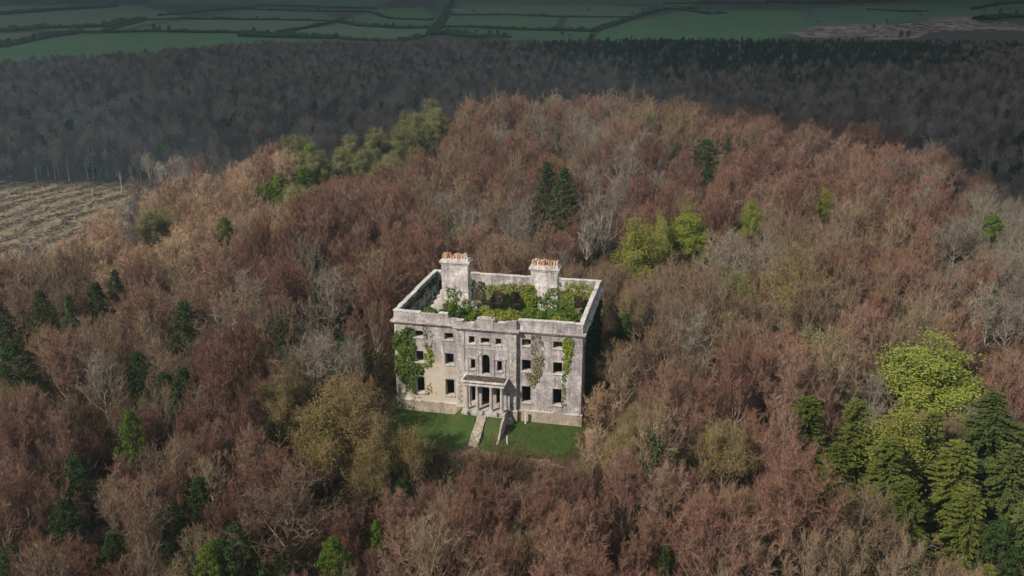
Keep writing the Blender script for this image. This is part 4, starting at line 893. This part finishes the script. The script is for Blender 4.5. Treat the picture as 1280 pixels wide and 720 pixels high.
G0 = terrain(np.array([c[0] for c in cand]), np.array([c[1] for c in cand]))
for ci, ((x, y), z) in enumerate(zip(cand, G0)):
    if z < -39: continue
    px, py, dd = proj((x, y, z+9))
    if dd < 10 or not (-12 < px < 1292 and -20 < py < 748): continue
    if inpoly(np.array([x]), np.array([y]), CLEAR)[0]: continue
    if -13.6 < x < 13.6 and -14 < y < 19.6: continue
    if -18.2 < x < 15.4 and -9 < y < 26: continue
    tx, ty, _ = proj((x, y, z+14))
    if inpoly(np.array([tx]), np.array([ty]), [*CLPX])[0]: continue
    k = R.choice(ZK[int(np.argmin(np.hypot(ZP[:, 0]-px, (ZP[:, 1]-py)*1.3)))]); h = R.choice([R.uniform(11, 16), R.uniform(9, 18)])
    if k == 'rust' and (px > 430 or py > 370): k = R.choice(['russet', 'buff'])
    if k in ('russet', 'rust') and R.random() < .06: k = 'buff'
    if R.random() < .018: k = R.choice(['ivied', 'budding', 'olive'])
    if ci >= NC: h = R.uniform(7.5, 11.5)
    if px < 500 and py > 350 and R.random() < .045: k = 'evergreen'; h = R.uniform(6.5, 9.5)
    front = y < 3 and -34 < x < 34
    if front:
        ok = False
        for hh in (h, 9.5, 7):
            q = [proj((x+a, y, z+hh*b)) for a, b in ((0, 1), (-2.6*hh/13, .8), (2.6*hh/13, .8), (0, .8))]
            if not any(inpoly(np.array([a]), np.array([b]), HOUSE_PX)[0] for a, b, _ in q): ok = True; h = hh; break
        if not ok: continue
    rc = VAR[k][0].R*h/14
    if not clear_of(x, y, rc, .5 if ci >= NC else .52 if y < 25 else .56): continue
    if NMARK and np.any(np.hypot(NPL[:NMARK, 0]-x, NPL[:NMARK, 1]-y) < (NPL[:NMARK, 2]+rc)*.68): continue
    # do not stand right in front of a tree that is singled out
    if hidden(x, y, z+h*.85): continue
    NPL = np.vstack([NPL, (x, y, rc)]); picks.append((dd/h, k, x, y, float(z), h))
# keep the singled-out trees in sight: drop generic trees that stand between them and the camera
mk = []
for o in COL.objects:
    if o.type == 'EMPTY' and o.get('category') == 'tree':
        p = np.array(o.location); t_ = o.children[1]; H_ = max(v[2] for v in t_.bound_box)*o.scale.z; R_ = max(v[0] for v in t_.bound_box)*o.scale.x
        cf = t_.data.materials[0].name.split('_')[0] in ('dark', 'green', 'bluish', 'mid') and not o['label'].startswith('tall dark'); mk.append((*proj(p+[0, 0, H_*(.72 if cf else .62)]), R_*(.7 if cf else .9), H_*(.24 if cf else .34)))
keep = []
for p in picks:
    _, k, x, y, z, h = p; ok = False
    for hh in (h, h*.72, h*.52):
        a, b, c = proj((x, y, z+hh*.66)); ra = FPX*VAR[k][0].R*.85*hh/14/c; va = FPX*hh*.34/c; bad = False
        for mx_, my_, md, rr, vv in mk:
            if md > c+1.5 and ((mx_-a)/(ra+FPX*rr/md*.8))**2+((my_-b)/(va+FPX*vv/md*.8))**2 < .8: bad = True; break
        if not bad: ok = True; break
    if ok: keep.append((p[0], k, x, y, z, hh))
picks = sorted(keep)
def side(x, y):
    if y < -14: return 'in front of the ruin' if abs(x) < 30 else ('in the near wood west of the ruin' if x < 0 else 'in the near wood east of the ruin')
    if y < 26: return 'west of the ruin' if x < 0 else 'east of the ruin'
    if y < 120: return 'behind the ruin' if -45 < x < 40 else ('on the western slope' if x < 0 else 'on the eastern slope')
    return 'on the hilltop crest' if x > -80 and x < 60 else ('on the far western slope' if x < 0 else 'on the far eastern slope')
num, generic, rest = {}, [], []
import collections; print('PICKS', collections.Counter(p[1] for p in picks))
for p in picks:
    d, k, x, y, z, h = p
    if num.get(k, 0) < 285: num[k] = num.get(k, 0)+1; generic.append((plant(k, x, y, z, h), k, x, y, z, h))
    else: rest.append(p)
# labels: beside a singled-out tree where only one fits, else by kind, build and place
ONES = 'zero one two three four five six seven eight nine ten eleven twelve thirteen fourteen fifteen sixteen seventeen eighteen nineteen'.split(); TENS = '_ _ twenty thirty forty fifty sixty seventy eighty ninety'.split()
def spell(n):
    n = int(min(max(round(n), 0), 99)); return ONES[n] if n < 20 else TENS[n//10]+('-'+ONES[n % 10] if n % 10 else '')
def half(v): return spell(int(v))+('-and-a-half' if v-int(v) >= .5 else '')
def spot2(px, py): return f'{half(px/12.8)} percent across, {half(py/7.2)} down'
def spot(px, py): return f'{spell(px/12.8)} percent across and {spell(py/7.2)} percent down the picture'
used = set(); GP = [proj((x, y, z+h*.72))[:2] for _, k, x, y, z, h in generic]
marks_px = [(o['label'], proj(np.array(o.location)+np.array([0, 0, 8.5*o.scale.z]))) for o in COL.objects if o.type == 'EMPTY' and o.get('category') == 'tree' and o.get('label')]
for lab, (mx_, my_, md) in marks_px:
    for rel, dx, dy in (('just right of the', 1, 0), ('just left of the', -1, 0)):
        best = None
        for gi, (a, b) in enumerate(GP):
            if generic[gi][0].get('label'): continue
            u, v = a-mx_, b-my_
            if 8 < u*dx < 60 and abs(v) < 18 and (best is None or u*dx < best[0]): best = (u*dx, gi)
        if best and len(lab.split()) < 11:
            o, k = generic[best[1]][:2]; l = f'{KIND[k][1]} {rel} {lab}'
            if len(l.split()) <= 16 and l not in used: used.add(l); o['label'] = l
for (o, k, x, y, z, h), (px, py) in zip(generic, GP):
    o['category'] = 'tree'; o['group'] = f'{KIND[k][1]}s {side(x, y)}'
    if not o.get('label'): o['label'] = KIND[k][1]+' '+spot(px, py)
    if o['label'] in used: o['label'] = KIND[k][1]+' '+spot2(px, py)
    while o['label'] in used: o['label'] = 'another '+o['label']
    used.add(o['label'])

# ------------------------------------------------------------------ masses nobody could count: instanced far wood and undergrowth
def proto(t):
    V, F, mi, mats, b = [], [], [], [], 0
    for me in [t.trunk, t.crown]:
        n = len(me.vertices); v = np.empty(n*3, np.float32); me.vertices.foreach_get('co', v); f = np.empty(len(me.polygons)*3, np.int32); me.loops.foreach_get('vertex_index', f)
        m_ = np.empty(len(me.polygons), np.int32); me.polygons.foreach_get('material_index', m_); V.append(v.reshape(-1, 3)); F.append(f.reshape(-1, 3)+b); mi.append(m_+len(mats)); mats += list(me.materials); b += n
    return bpy.data.objects.new('far_tree', mesh('far_tree', np.concatenate(V), T=np.concatenate(F), mi=np.concatenate(mi), mats=mats))
def scatter(name, pts, protos, label):
    """pts: x, y, z, scale, rotation, variant"""
    P = np.array(pts, float); me = bpy.data.meshes.new(name); me.vertices.add(len(P)); me.vertices.foreach_set('co', P[:, :3].astype(np.float32).ravel())
    for nm, ty, col in (('scl', 'FLOAT', 3), ('rot', 'FLOAT', 4), ('var', 'INT', 5)):
        at_ = me.attributes.new(nm, ty, 'POINT'); at_.data.foreach_set('value', P[:, col].astype(np.int32 if ty == 'INT' else np.float32))
    o = obj(name, me); ng = bpy.data.node_groups.new(name, 'GeometryNodeTree')
    ng.interface.new_socket('Geometry', in_out='INPUT', socket_type='NodeSocketGeometry'); ng.interface.new_socket('Geometry', in_out='OUTPUT', socket_type='NodeSocketGeometry')
    gi = ng.nodes.new('NodeGroupInput'); go = ng.nodes.new('NodeGroupOutput'); jn = ng.nodes.new('GeometryNodeJoinGeometry'); ng.links.new(jn.outputs[0], go.inputs[0])
    def attr(nm, ty):
        a = ng.nodes.new('GeometryNodeInputNamedAttribute'); a.data_type = ty; a.inputs[0].default_value = nm; return a.outputs[0]
    rz = ng.nodes.new('ShaderNodeCombineXYZ'); ng.links.new(attr('rot', 'FLOAT'), rz.inputs[2])
    for k, po in enumerate(protos):
        ip_ = ng.nodes.new('GeometryNodeInstanceOnPoints'); oi = ng.nodes.new('GeometryNodeObjectInfo'); oi.inputs[0].default_value = po; oi.inputs[1].default_value = True
        cp_ = ng.nodes.new('FunctionNodeCompare'); cp_.data_type = 'INT'; cp_.operation = 'EQUAL'; ng.links.new(attr('var', 'INT'), cp_.inputs[2]); cp_.inputs[3].default_value = k
        ng.links.new(gi.outputs[0], ip_.inputs['Points']); ng.links.new(oi.outputs['Geometry'], ip_.inputs['Instance']); ng.links.new(cp_.outputs[0], ip_.inputs['Selection'])
        ng.links.new(rz.outputs[0], ip_.inputs['Rotation']); ng.links.new(attr('scl', 'FLOAT'), ip_.inputs['Scale']); ng.links.new(ip_.outputs[0], jn.inputs[0])
    o.modifiers.new('scatter', 'NODES').node_group = ng
    return tag(o, label, None, None, 'stuff')
FAR = [proto(bare_tree(200+i, 15, r, 'dusk', 'dusk', ns=5, nt=4, tw=5, tl=1.3, twid=.12, bw=.11, up=.5)) for i, r in enumerate([3.8, 3.2, 4.4])]
FAR += [proto(bare_tree(210, 15, 3.8, 'dusk', 'russet', ns=5, nt=4, tw=5, tl=1.3, twid=.12, bw=.11, up=.5)), proto(bare_tree(211, 15, 3.0, 'pale', 'dusk', ns=5, nt=4, tw=3, tl=1.3, twid=.10, bw=.11, up=.7, nl=8, wr=.26)),
        proto(bare_tree(212, 15, 3.9, 'grey', 'grey', ns=5, nt=4, tw=5, tl=1.3, twid=.11, bw=.11, up=.5)), proto(clump_tree(213, 14, 3.4, 'olive', per=50, lsize=.4, ncl=36))]
FARC = [proto(conifer(220+i, 16, r, 'needle', gap=.8, nb=6, fat=.75, dens=.5)) for i, r in enumerate([2.7, 3.2])] + [proto(clump_tree(223, 14, 3.2, 'dark', per=50, lsize=.4, ncl=36))]
edge_x = [-200, 0, 150, 330, 500, 640, 860, 1000, 1280, 1500]; edge_y = [90, 77, 68, 53, 53, 52, 49, 51, 48, 50]
con_lo = [55, 80, 100, 98, 100, 88, 74, 70]; con_x = [640, 700, 800, 900, 1000, 1100, 1200, 1300]
wood, plant_, wood2 = [], [], []
hill = [(x, y, z, h/15, R.uniform(0, 6.28), 0 if k in ('russet', 'rust') else 1) for d, k, x, y, z, h in rest]
sp = 7.6
for i, yy in enumerate(np.arange(-20, 1450, sp*.87)):
    xs = np.arange(-1250, 700, sp)+(i % 2)*sp/2; xs = xs+np.array([R.uniform(-2.8, 2.8) for _ in xs]); ys = yy+np.array([R.uniform(-2.8, 2.8) for _ in xs])
    zs = terrain(xs, ys); P = np.stack([xs, ys, zs+13], 1); px, py, dd = proj(P)
    ok = (dd > 50) & (px > -60) & (px < 1340) & (py > np.interp(px, edge_x, edge_y)) & (py < 760) & (zs < -36) & ~inpoly(xs, ys, CLEAR)
    for x, y, z, a, b in zip(xs[ok], ys[ok], zs[ok], px[ok], py[ok]):
        if y < 330 and hidden(x, y, z+14): continue
        if a < 160 and y < 340:
            tx, ty, _ = proj((x, y, z+13))
            if inpoly(np.array([tx]), np.array([ty]), CLPX)[0]: continue
        w = fbm(x*.006, y*.006, 3); con = a > 600 and R.random() < 1/(1+math.exp(-(np.interp(a, con_x, con_lo)-4+26*w-b)/5))
        r_ = R.random(); h = R.uniform(.6, 1.25)
        if (con and r_ < .9) or (not con and r_ < .04+.9*max(0, w-.22)): plant_.append((x, y, z, h*R.uniform(.8, 1.05), R.uniform(0, 6.3), R.choice([0, 1, 1, 2]) if con else R.choice([0, 1, 2, 2])))
        elif R.random() < .06: pass
        else:
            v = R.random(); q = 6 if v > .985 else 4 if v > .93 else 5 if v > .86+.2*w else 3 if v < .12+.3*max(0, w) else R.choice([0, 1, 2])
            wood.append((x, y, z, h, R.uniform(0, 6.3), q))
HW = [proto(bare_tree(230, 15, 3.8, 'russet', 'russet', ns=6, nt=5, tw=9, tl=1.0, twid=.06, bw=.08, up=.5)), proto(bare_tree(231, 15, 3.5, 'buff', 'buff', ns=6, nt=5, tw=7, tl=1.0, twid=.06, bw=.09, up=.6))]
scatter('hilltop_wood', hill, HW, 'sunlit reddish and buff bare trees massed along the far top of the hill')
scatter('far_wood', wood, FAR, 'dim purplish-brown bare wood filling the valley floor beyond the hill')
scatter('far_conifers', plant_, FARC, 'dark conifer plantation and scattered firs within the far wood')
# undergrowth below the trees
UG = []
for i in range(3):
    g = np.random.default_rng(300+i); n = 420; a = g.uniform(0, 6.28, n); p = np.column_stack([g.normal(0, .5, n), g.normal(0, .5, n), np.zeros(n)]); d = unit(np.column_stack([np.cos(a)*.55, np.sin(a)*.55, g.uniform(.4, 1.3, n)]))
    l = g.uniform(1.2, 3.2, n); V, T = sticks(p, d, l, np.full(n, .045), g); q = p+d*l[:, None]*g.uniform(.3, 1, (n, 1)); V2, T2 = sticks(q, unit(d+g.normal(0, .6, (n, 3))), g.uniform(.5, 1.1, n), np.full(n, .04), g)
    parts = [(V, T, 0), (V2, T2, 0)]
    if i == 2: parts.append((*leaf_cloud(q[:260], np.tile([0, 0, 1.], (260, 1)), .16, g), 1))
    V, T, m_ = join(parts); UG.append(bpy.data.objects.new('bush', mesh('bush', V, T=T, mi=m_, mats=[LF['bramble'], LF['ivy_dark']])))
pts = []
for i, yy in enumerate(np.arange(-75, 300, 3.4)):
    xs = np.arange(-250, 180, 3.4); xs = xs+np.array([R.uniform(-1.4, 1.4) for _ in xs]); ys = yy+np.array([R.uniform(-1.4, 1.4) for _ in xs]); zs = terrain(xs, ys); px, py, dd = proj(np.stack([xs, ys, zs+2], 1))
    ok = (dd > 20) & (px > -40) & (px < 1320) & (py < 780) & (zs > -38) & ~inpoly(xs, ys, CLEAR) & ~((xs > -14) & (xs < 14) & (ys > -13) & (ys < 19.5))
    for x, y, z in zip(xs[ok], ys[ok], zs[ok]): pts.append((x, y, z, R.uniform(.7, 2.1), R.uniform(0, 6.3), R.choice([0, 0, 1, 1, 2])))
scatter('undergrowth', pts, UG, 'brown brambles and saplings filling the floor of the wood')
# grass on the lawn and the banks
n = 26000; x = rng.uniform(-16, 15.5, n); y = rng.uniform(-12, 20, n); k = ~((np.abs(x-.1) < 12.7) & (y > -.75)) & ~((np.abs(x-.15) < 3.2) & (y > -8.4)); k &= ~((y < -9.5) & (rng.random(n) < .7)); x, y = x[k], y[k]
P = np.column_stack([x, y, terrain(x, y)+.03]); d = unit(np.column_stack([rng.normal(0, .35, len(x)), rng.normal(0, .35, len(x)), np.ones(len(x))])); V, T = sticks(P, d, rng.uniform(.15, .42, len(x)), np.full(len(x), .05), rng)
LF['grass'] = plant_mat('grass_blades', [(.04, .085, .012), (.06, .12, .018), (.09, .145, .03)], .2, .3)
tag(obj('grass', mesh('grass', V, T=T, mats=[LF['grass']])), 'green grass of the lawn before the ruined facade', kind='stuff')
k = rng.random(len(x)) < .035*(1+6*np.clip((-6.5-y)/3, 0, 1)); V, T = sticks(P[k], unit(d[k]+rng.normal(0, .35, (k.sum(), 3))*[1, 1, 0]), rng.uniform(.2, .5, k.sum()), np.full(k.sum(), .04), rng)
tag(obj('dead_grass', mesh('dead_grass', V, T=T, mats=[TW['buff']])), 'straw coloured dead grass and stalks in the lawn', kind='stuff')
# ------------------------------------------------------------------ the cleared ground
VAR['snag'] = [bare_tree(400+i, 13, 1.6, 'pale', 'grey', nl=5, ns=3, nt=2, tw=2, up=.8, wr=.26, base=.5) for i in range(3)]; KIND['snag'] = ('pale_tree', 'thin pale stemmed tree')
for px, py, h, l in [(14, 232, 8, 'thin pale stem at the western edge of the clearing'), (70, 226, 14, 'pale stem, westernmost of the close pair at the back of the clearing'), (87, 228, 15, 'pale stem, eastern one of the close pair at the back of the clearing'), (110, 224, 13, 'pale stem right of the close pair at the back of the clearing'), (134, 222, 18, 'tallest pale bare stem at the back of the clearing'), (147, 221, 17, 'tall pale leaning stem beside the tallest one at the clearing'),
                        (117, 254, 9, 'pale stem standing alone out on the clearing'), (152, 240, 11, 'pale stem at the clearing corner by the russet wood'), (165, 228, 10, 'short pale stem at the far right corner of the clearing'), (47, 228, 10, 'faint pale stem behind the clearing left of the close pair')]:
    x, y = at(px, py); plant('snag', x, y, ground(x, y), h, label=l)
RD = unit(np.array(at(140, 255))-np.array(at(10, 302))); RA = math.atan2(RD[1], RD[0])
def ROW(x, y): u = x*RD[0]+y*RD[1]; v = -x*RD[1]+y*RD[0]; return np.sin(v*.55+1.9*np.sin(u*.045)+1.2*np.sin(u*.11+v*.09))+.5*np.sin(u*.16+v*.3)
g = np.random.default_rng(5); lo, hi = CLR.min(0), CLR.max(0); x = g.uniform(lo[0], hi[0], 26000); y = g.uniform(lo[1], hi[1], 26000)
row = ROW(x, y); k = inpoly(x, y, CLEAR) & (g.random(26000) < np.clip(.45+.45*row, .12, 1)); x, y = x[k], y[k]; n = len(x)
P = np.column_stack([x, y, terrain(x, y)+.3+g.uniform(0, .5, n)]); a = g.normal(RA, .7, n); d = unit(np.column_stack([np.cos(a), np.sin(a), g.normal(0, .12, n)]))
V, T, m_ = join([(*sticks(P, d, g.uniform(1.5, 5, n), g.uniform(.15, .5, n), g), 0), (*sticks(P, np.roll(d, 1, 0), g.uniform(1, 3, n), g.uniform(.1, .3, n), g), 1)])
tag(obj('brash', mesh('brash', V, T=T, mi=m_, mats=[BK['dark'], BK['buff']])), 'rows of brash and cut branches left on the cleared ground', kind='stuff')
def heaps(name, poly, n, r0, r1, h, mats, label, z0=None, turn=0.0):
    P = np.array(poly, float); lo, hi = P.min(0), P.max(0); mbx = MB(); g = np.random.default_rng(77); made = 0
    while made < n:
        x, y = g.uniform(lo, hi)
        if not inpoly(np.array([x]), np.array([y]), poly)[0]: continue
        if turn and ROW(x, y)+g.normal(0, .7) < .5: continue
        made += 1; r = g.uniform(r0, r1); a = turn+g.normal(0, .25); z = (float(terrain(x, y)) if z0 is None else z0)+.1; ca, sa = math.cos(a), math.sin(a); V = []
        for k in range(7):
            t = 2*PI*k/7; u, v = 1.6*r*math.cos(t)*g.uniform(.7, 1.2), .7*r*math.sin(t)*g.uniform(.7, 1.2); V.append((x+u*ca-v*sa, y+u*sa+v*ca, z-.2))
        for k in range(7): q = V[k]; V.append((x+(q[0]-x)*.5, y+(q[1]-y)*.5, z+h*g.uniform(.5, 1.2)*min(1, r)))
        mbx.add(V, [(k, (k+1) % 7, 7+(k+1) % 7, 7+k) for k in range(7)]+[tuple(range(7, 14))], int(g.integers(len(mats))))
    tag(mbx.build(name, mats), label, kind='stuff')
heaps('brash_rows', CLEAR, 700, .5, 2.0, .6, [BK['buff'], LF['bramble'], BK['dark'], BK['buff']], 'low heaped rows of felled brash lying across the clearing', turn=RA)
heaps('spoil_heaps', [gp(*p) for p in [(995, 44), (1015, 35), (1110, 30), (1200, 27), (1330, 28), (1330, 38), (1180, 41), (1110, 48), (1040, 48)]], 420, 2.5, 9, 1.6, [M['soil'], M['ashlar'], BK['dark'], M['soil']], 'broken heaps of earth and timber on the far cleared ground', VALLEY+.45)
# ------------------------------------------------------------------ hedges and trees between the far fields
def hedge(pxs, w, h, label):
    A = np.array([gp(*p) for p in pxs]); seg = np.r_[0, np.cumsum(np.linalg.norm(np.diff(A, axis=0), axis=1))]; n = max(6, int(seg[-1]/6)); s = np.linspace(0, seg[-1], n)
    C = np.column_stack([np.interp(s, seg, A[:, 0]), np.interp(s, seg, A[:, 1])]); t = unit(np.gradient(C, axis=0)); nn = np.column_stack([-t[:, 1], t[:, 0]]); V = []
    for i in range(n):
        k = .65+.75*abs(fbm(s[i]*.02, w, h)); j = R.uniform(.75, 1.25)
        for u, v in ((-.5, 0), (-.55, .5), (-.3, .95), (.05, 1.1), (.35, .9), (.55, .45), (.5, 0)): V.append((*(C[i]+nn[i]*u*w*j), VALLEY+.2+v*h*k*j*R.uniform(.85, 1.15)))
    F = [(i*7+j, i*7+j+1, (i+1)*7+j+1, (i+1)*7+j) for i in range(n-1) for j in range(6)]
    tag(obj('hedge', mesh('hedge', V, F=F, mats=[LF['dark']])), label, 'hedge', 'hedgerows between the far pastures')
HD = [([(-60, 63), (0, 60), (45, 50), (100, 41)], 12, 6, 'thick hedge bounding the nearest far pasture in the west'), ([(100, 41), (200, 40), (250, 41), (330, 42)], 10, 4, 'hedge along the top of the nearest far pasture'), ([(300, 46), (340, 47), (420, 49)], 14, 7, 'bushy dark hedge at the corner of the far wood'), ([(130, 40), (180, 26), (225, 24), (330, 25), (420, 27)], 9, 4, 'long curved hedge climbing behind the nearest far pasture'),
 ([(200, 20), (270, 13), (330, 8)], 9, 4, 'slanting hedge high in the western fields'), ([(300, 12), (400, 15), (460, 15)], 9, 3.5, 'hedge joining the slanting hedge to the middle fields'), ([(350, 42), (400, 32), (430, 24)], 9, 4, 'short hedge running up between two middle fields'), ([(420, 27), (450, 33), (500, 36), (540, 36)], 10, 5, 'curved hedge above the middle meadow'), ([(420, 47), (440, 51), (500, 52), (530, 46)], 10, 4, 'low hedge along the lower side of the middle meadow'),
 ([(460, 15), (490, 24), (540, 26)], 9, 4, 'hedge under the highest middle field'), ([(320, 6), (400, 9), (470, 11)], 9, 4, 'faint hedge near the top of the middle fields'), ([(540, 44), (556, 22), (567, 0)], 16, 5, 'double hedge of the lane running away up the valley'), ([(550, 34), (600, 35), (660, 38), (740, 40)], 10, 5, 'straight dark hedge right of the lane, lower one'), ([(565, 19), (640, 19), (720, 22), (785, 22)], 9, 4, 'straight dark hedge right of the lane, upper one'), ([(555, 43), (590, 47), (640, 47)], 12, 6, 'bushy hedge by the wood right of the lane'), ([(740, 40), (770, 30), (800, 20), (830, 12), (870, 11)], 11, 5, 'hedge sweeping up across the eastern fields'), ([(830, 5), (900, 4), (960, 5)], 12, 5, 'dark hedge near the top of the eastern fields'), ([(850, 12), (885, 18), (905, 17)], 10, 4, 'short hedge with trees in the wide eastern field'), ([(960, 3), (1020, 5), (1120, 2)], 30, 9, 'long dark copse edge at the top of the eastern fields'), ([(1085, 12), (1130, 15), (1160, 14)], 9, 4, 'short faint hedge in the eastern fields'), ([(1215, 12), (1250, 6), (1300, 2)], 14, 6, 'dark hedge in the upper eastern corner'), ([(0, 40), (60, 36), (130, 34), (180, 25)], 18, 7, 'broken dark hedge in the dim western corner'), ([(-20, 20), (60, 14), (140, 9)], 30, 7, 'dark scrubby hedge high in the dim western corner'), ([(1225, 25), (1260, 22), (1310, 23)], 30, 8, 'dark thicket right of the cleared soil')]
for q_, w_, h_, l_ in HD: hedge(q_, w_*1.3, h_*1.4, l_)
FT = [bare_tree(500, 13, 4.5, 'dusk', 'dusk', ns=5, nt=4, tw=5, tl=1.4, twid=.2, bw=.15), clump_tree(501, 12, 4.2, 'dark', per=60, lsize=.5, ncl=30, base=.08)]
k = 0
for px, py, h, v in [(193, 40, 17, 1), (200, 40, 14, 1), (212, 40, 15, 1), (267, 24, 12, 1), (280, 23, 9, 1), (322, 26, 14, 1), (43, 52, 14, 1), (30, 55, 12, 1), (12, 58, 14, 1), (318, 44, 16, 1), (335, 46, 14, 1), (75, 36, 11, 0), (95, 36, 11, 0), (130, 31, 13, 1), (150, 28, 13, 1), (155, 27, 10, 1), (398, 13, 12, 1), (440, 28, 11, 0), (475, 22, 13, 1), (483, 36, 14, 1), (492, 36, 15, 1), (535, 38, 12, 0), (548, 30, 12, 0), (560, 18, 12, 0), (570, 44, 13, 1), (582, 45, 14, 1), (595, 44, 12, 0), (612, 47, 15, 1), (622, 47, 14, 1), (630, 48, 12, 1), (592, 17, 13, 0), (615, 18, 10, 0), (640, 20, 11, 0), (660, 19, 10, 0), (703, 48, 13, 0), (712, 49, 12, 0), (739, 52, 14, 1), (741, 51, 12, 0), (735, 17, 16, 0), (760, 24, 12, 0), (790, 20, 16, 0), (803, 15, 14, 0), (820, 13, 16, 1), (860, 12, 14, 1), (885, 19, 15, 1), (895, 18, 13, 0), (884, 4, 16, 0), (928, 5, 18, 0), (1066, 15, 15, 0), (1122, 15, 15, 0), (1150, 22, 12, 0), (1108, 31, 14, 0), (1126, 47, 14, 1), (1135, 47, 14, 1), (1092, 36, 10, 1), (1230, 18, 18, 0), (1250, 18, 20, 1), (1270, 20, 18, 1), (1245, 12, 15, 0), (1022, 30, 9, 0)]:
    x, y = gp(px, py); t = FT[v]; px += (1, -1, 2)[int(px) % 3]; root = obj(('far_bare_tree', 'far_dark_tree')[v], None, None, (x, y, VALLEY+.2), R.uniform(0, 6), h/13); obj('trunk', t.trunk, root); obj('crown', t.crown, root)
    tag(root, ('hazy bare far tree ', 'dark dense far tree ')[v]+spot2(px, py), 'tree', ('bare trees along the far hedges', 'dark trees along the far hedges')[v])
x, y = gp(567, 14); m = MB(); m.box(-24, 24, -6, 6, 0, 4.5, 0); sh = tag(obj('farm_shed', None, loc=(x, y, VALLEY+.3), rz=-.1), 'long low white farm shed beside the lane in the far fields', 'shed')
m.build('wall', M['coping'], sh); m = MB(); m.add([(-25, -7, 4.51), (25, -7, 4.51), (25, 7, 4.51), (-25, 7, 4.51), (-25, 0, 7), (25, 0, 7)], [(0, 1, 5, 4), (2, 3, 4, 5), (0, 4, 3), (1, 2, 5), (0, 3, 2, 1)]); m.build('roof', M['ashlar'], sh)
# ------------------------------------------------------------------ the cloud deck that shades the valley
LIT = [(-2600, -3000, 0), (-1500, 0, -45), (-600, 215, -45), (-380, 318, -45), (-235, 285, -40), (-130, 252, -20), (-60, 255, -8), (0, 252, -6), (50, 236, -8), (78, 200, -8), *[(*at(px, py, 9), ground(*at(px, py, 9))+9) for px, py in ((1150, 215), (1215, 255), (1265, 322), (1330, 372))], (190, -60, -30), (420, -300, -30), (1200, -3000, 0)]
HC = 1100.0; off = SDIR[:2]/SDIR[2]
LP = np.array([(x+(HC-z)*off[0], y+(HC-z)*off[1]) for x, y, z in LIT])
cx_, cy_ = LP[3:14].mean(0); gx = nonuni(cx_-9000, cx_+9000, cx_-420, cx_+380, 13, 1.16); gy = nonuni(cy_-2500, cy_+14000, cy_-330, cy_+330, 13, 1.16)
X, Y = np.meshgrid(gx, gy); D = np.full(X.shape, 1e9)
for (x0, y0), (x1, y1) in zip(LP, np.roll(LP, -1, 0)):
    ex, ey = x1-x0, y1-y0; t = np.clip(((X-x0)*ex+(Y-y0)*ey)/(ex*ex+ey*ey), 0, 1); D = np.minimum(D, np.hypot(X-x0-t*ex, Y-y0-t*ey))
ins = inpoly(X.ravel(), Y.ravel(), LP).reshape(X.shape); D = np.where(ins, -D, D)
nz = np.array([[fbm(a*.012, b*.012, 5, 5) for a, b in zip(r1, r2)] for r1, r2 in zip(X, Y)]); D = D+42*nz
inside = D > 0; th = np.sqrt(np.maximum(D, 0)+1)
top = HC+np.minimum(9*th, 240)*(1+.25*nz); bot = HC-np.minimum(2*th, 40)*(1+.5*nz)
ii = np.arange(X.size).reshape(X.shape); ok = (inside[:-1, :-1] & inside[:-1, 1:] & inside[1:, :-1] & inside[1:, 1:]).ravel()
a, b, c, d = (q.ravel()[ok] for q in (ii[:-1, :-1], ii[:-1, 1:], ii[1:, 1:], ii[1:, :-1])); nV = X.size
T = np.concatenate([np.stack([a, b, c], 1), np.stack([a, c, d], 1), np.stack([a, c, b], 1)+nV, np.stack([a, d, c], 1)+nV])
m = bpy.data.materials.new('cloud'); m.use_nodes = True; nt = m.node_tree; nt.nodes.remove(nt.nodes['Principled BSDF'])
df = N(nt, 'ShaderNodeBsdfDiffuse'); df.inputs[0].default_value = (.9, .9, .9, 1); tr = N(nt, 'ShaderNodeBsdfTranslucent'); tr.inputs[0].default_value = (.82, .9, .98, 1); mx = N(nt, 'ShaderNodeMixShader'); mx.inputs[0].default_value = .7
nt.links.new(df.outputs[0], mx.inputs[1]); nt.links.new(tr.outputs[0], mx.inputs[2]); nt.links.new(mx.outputs[0], nt.nodes['Material Output'].inputs[0])
V = np.concatenate([np.stack([X, Y, top], -1).reshape(-1, 3), np.stack([X, Y, bot], -1).reshape(-1, 3)])
tag(obj('clouds', mesh('clouds', V, T=T, mats=[m], smooth=True)), 'broad grey cloud bank whose shade lies over the valley', kind='stuff')
# ------------------------------------------------------------------ haze over the valley
m = bpy.data.materials.new('haze'); m.use_nodes = True; nt = m.node_tree; nt.nodes.remove(nt.nodes['Principled BSDF'])
pv = N(nt, 'ShaderNodeVolumePrincipled'); pv.inputs['Color'].default_value = (.48, .74, .96, 1); pv.inputs['Density'].default_value = .00023; pv.inputs['Anisotropy'].default_value = .1
nt.links.new(pv.outputs[0], nt.nodes['Material Output'].inputs['Volume'])
hb = MB(); hb.box(-30000, 30000, -12000, 40000, -46.5, 58); tag(hb.build('haze', m), kind='stuff')
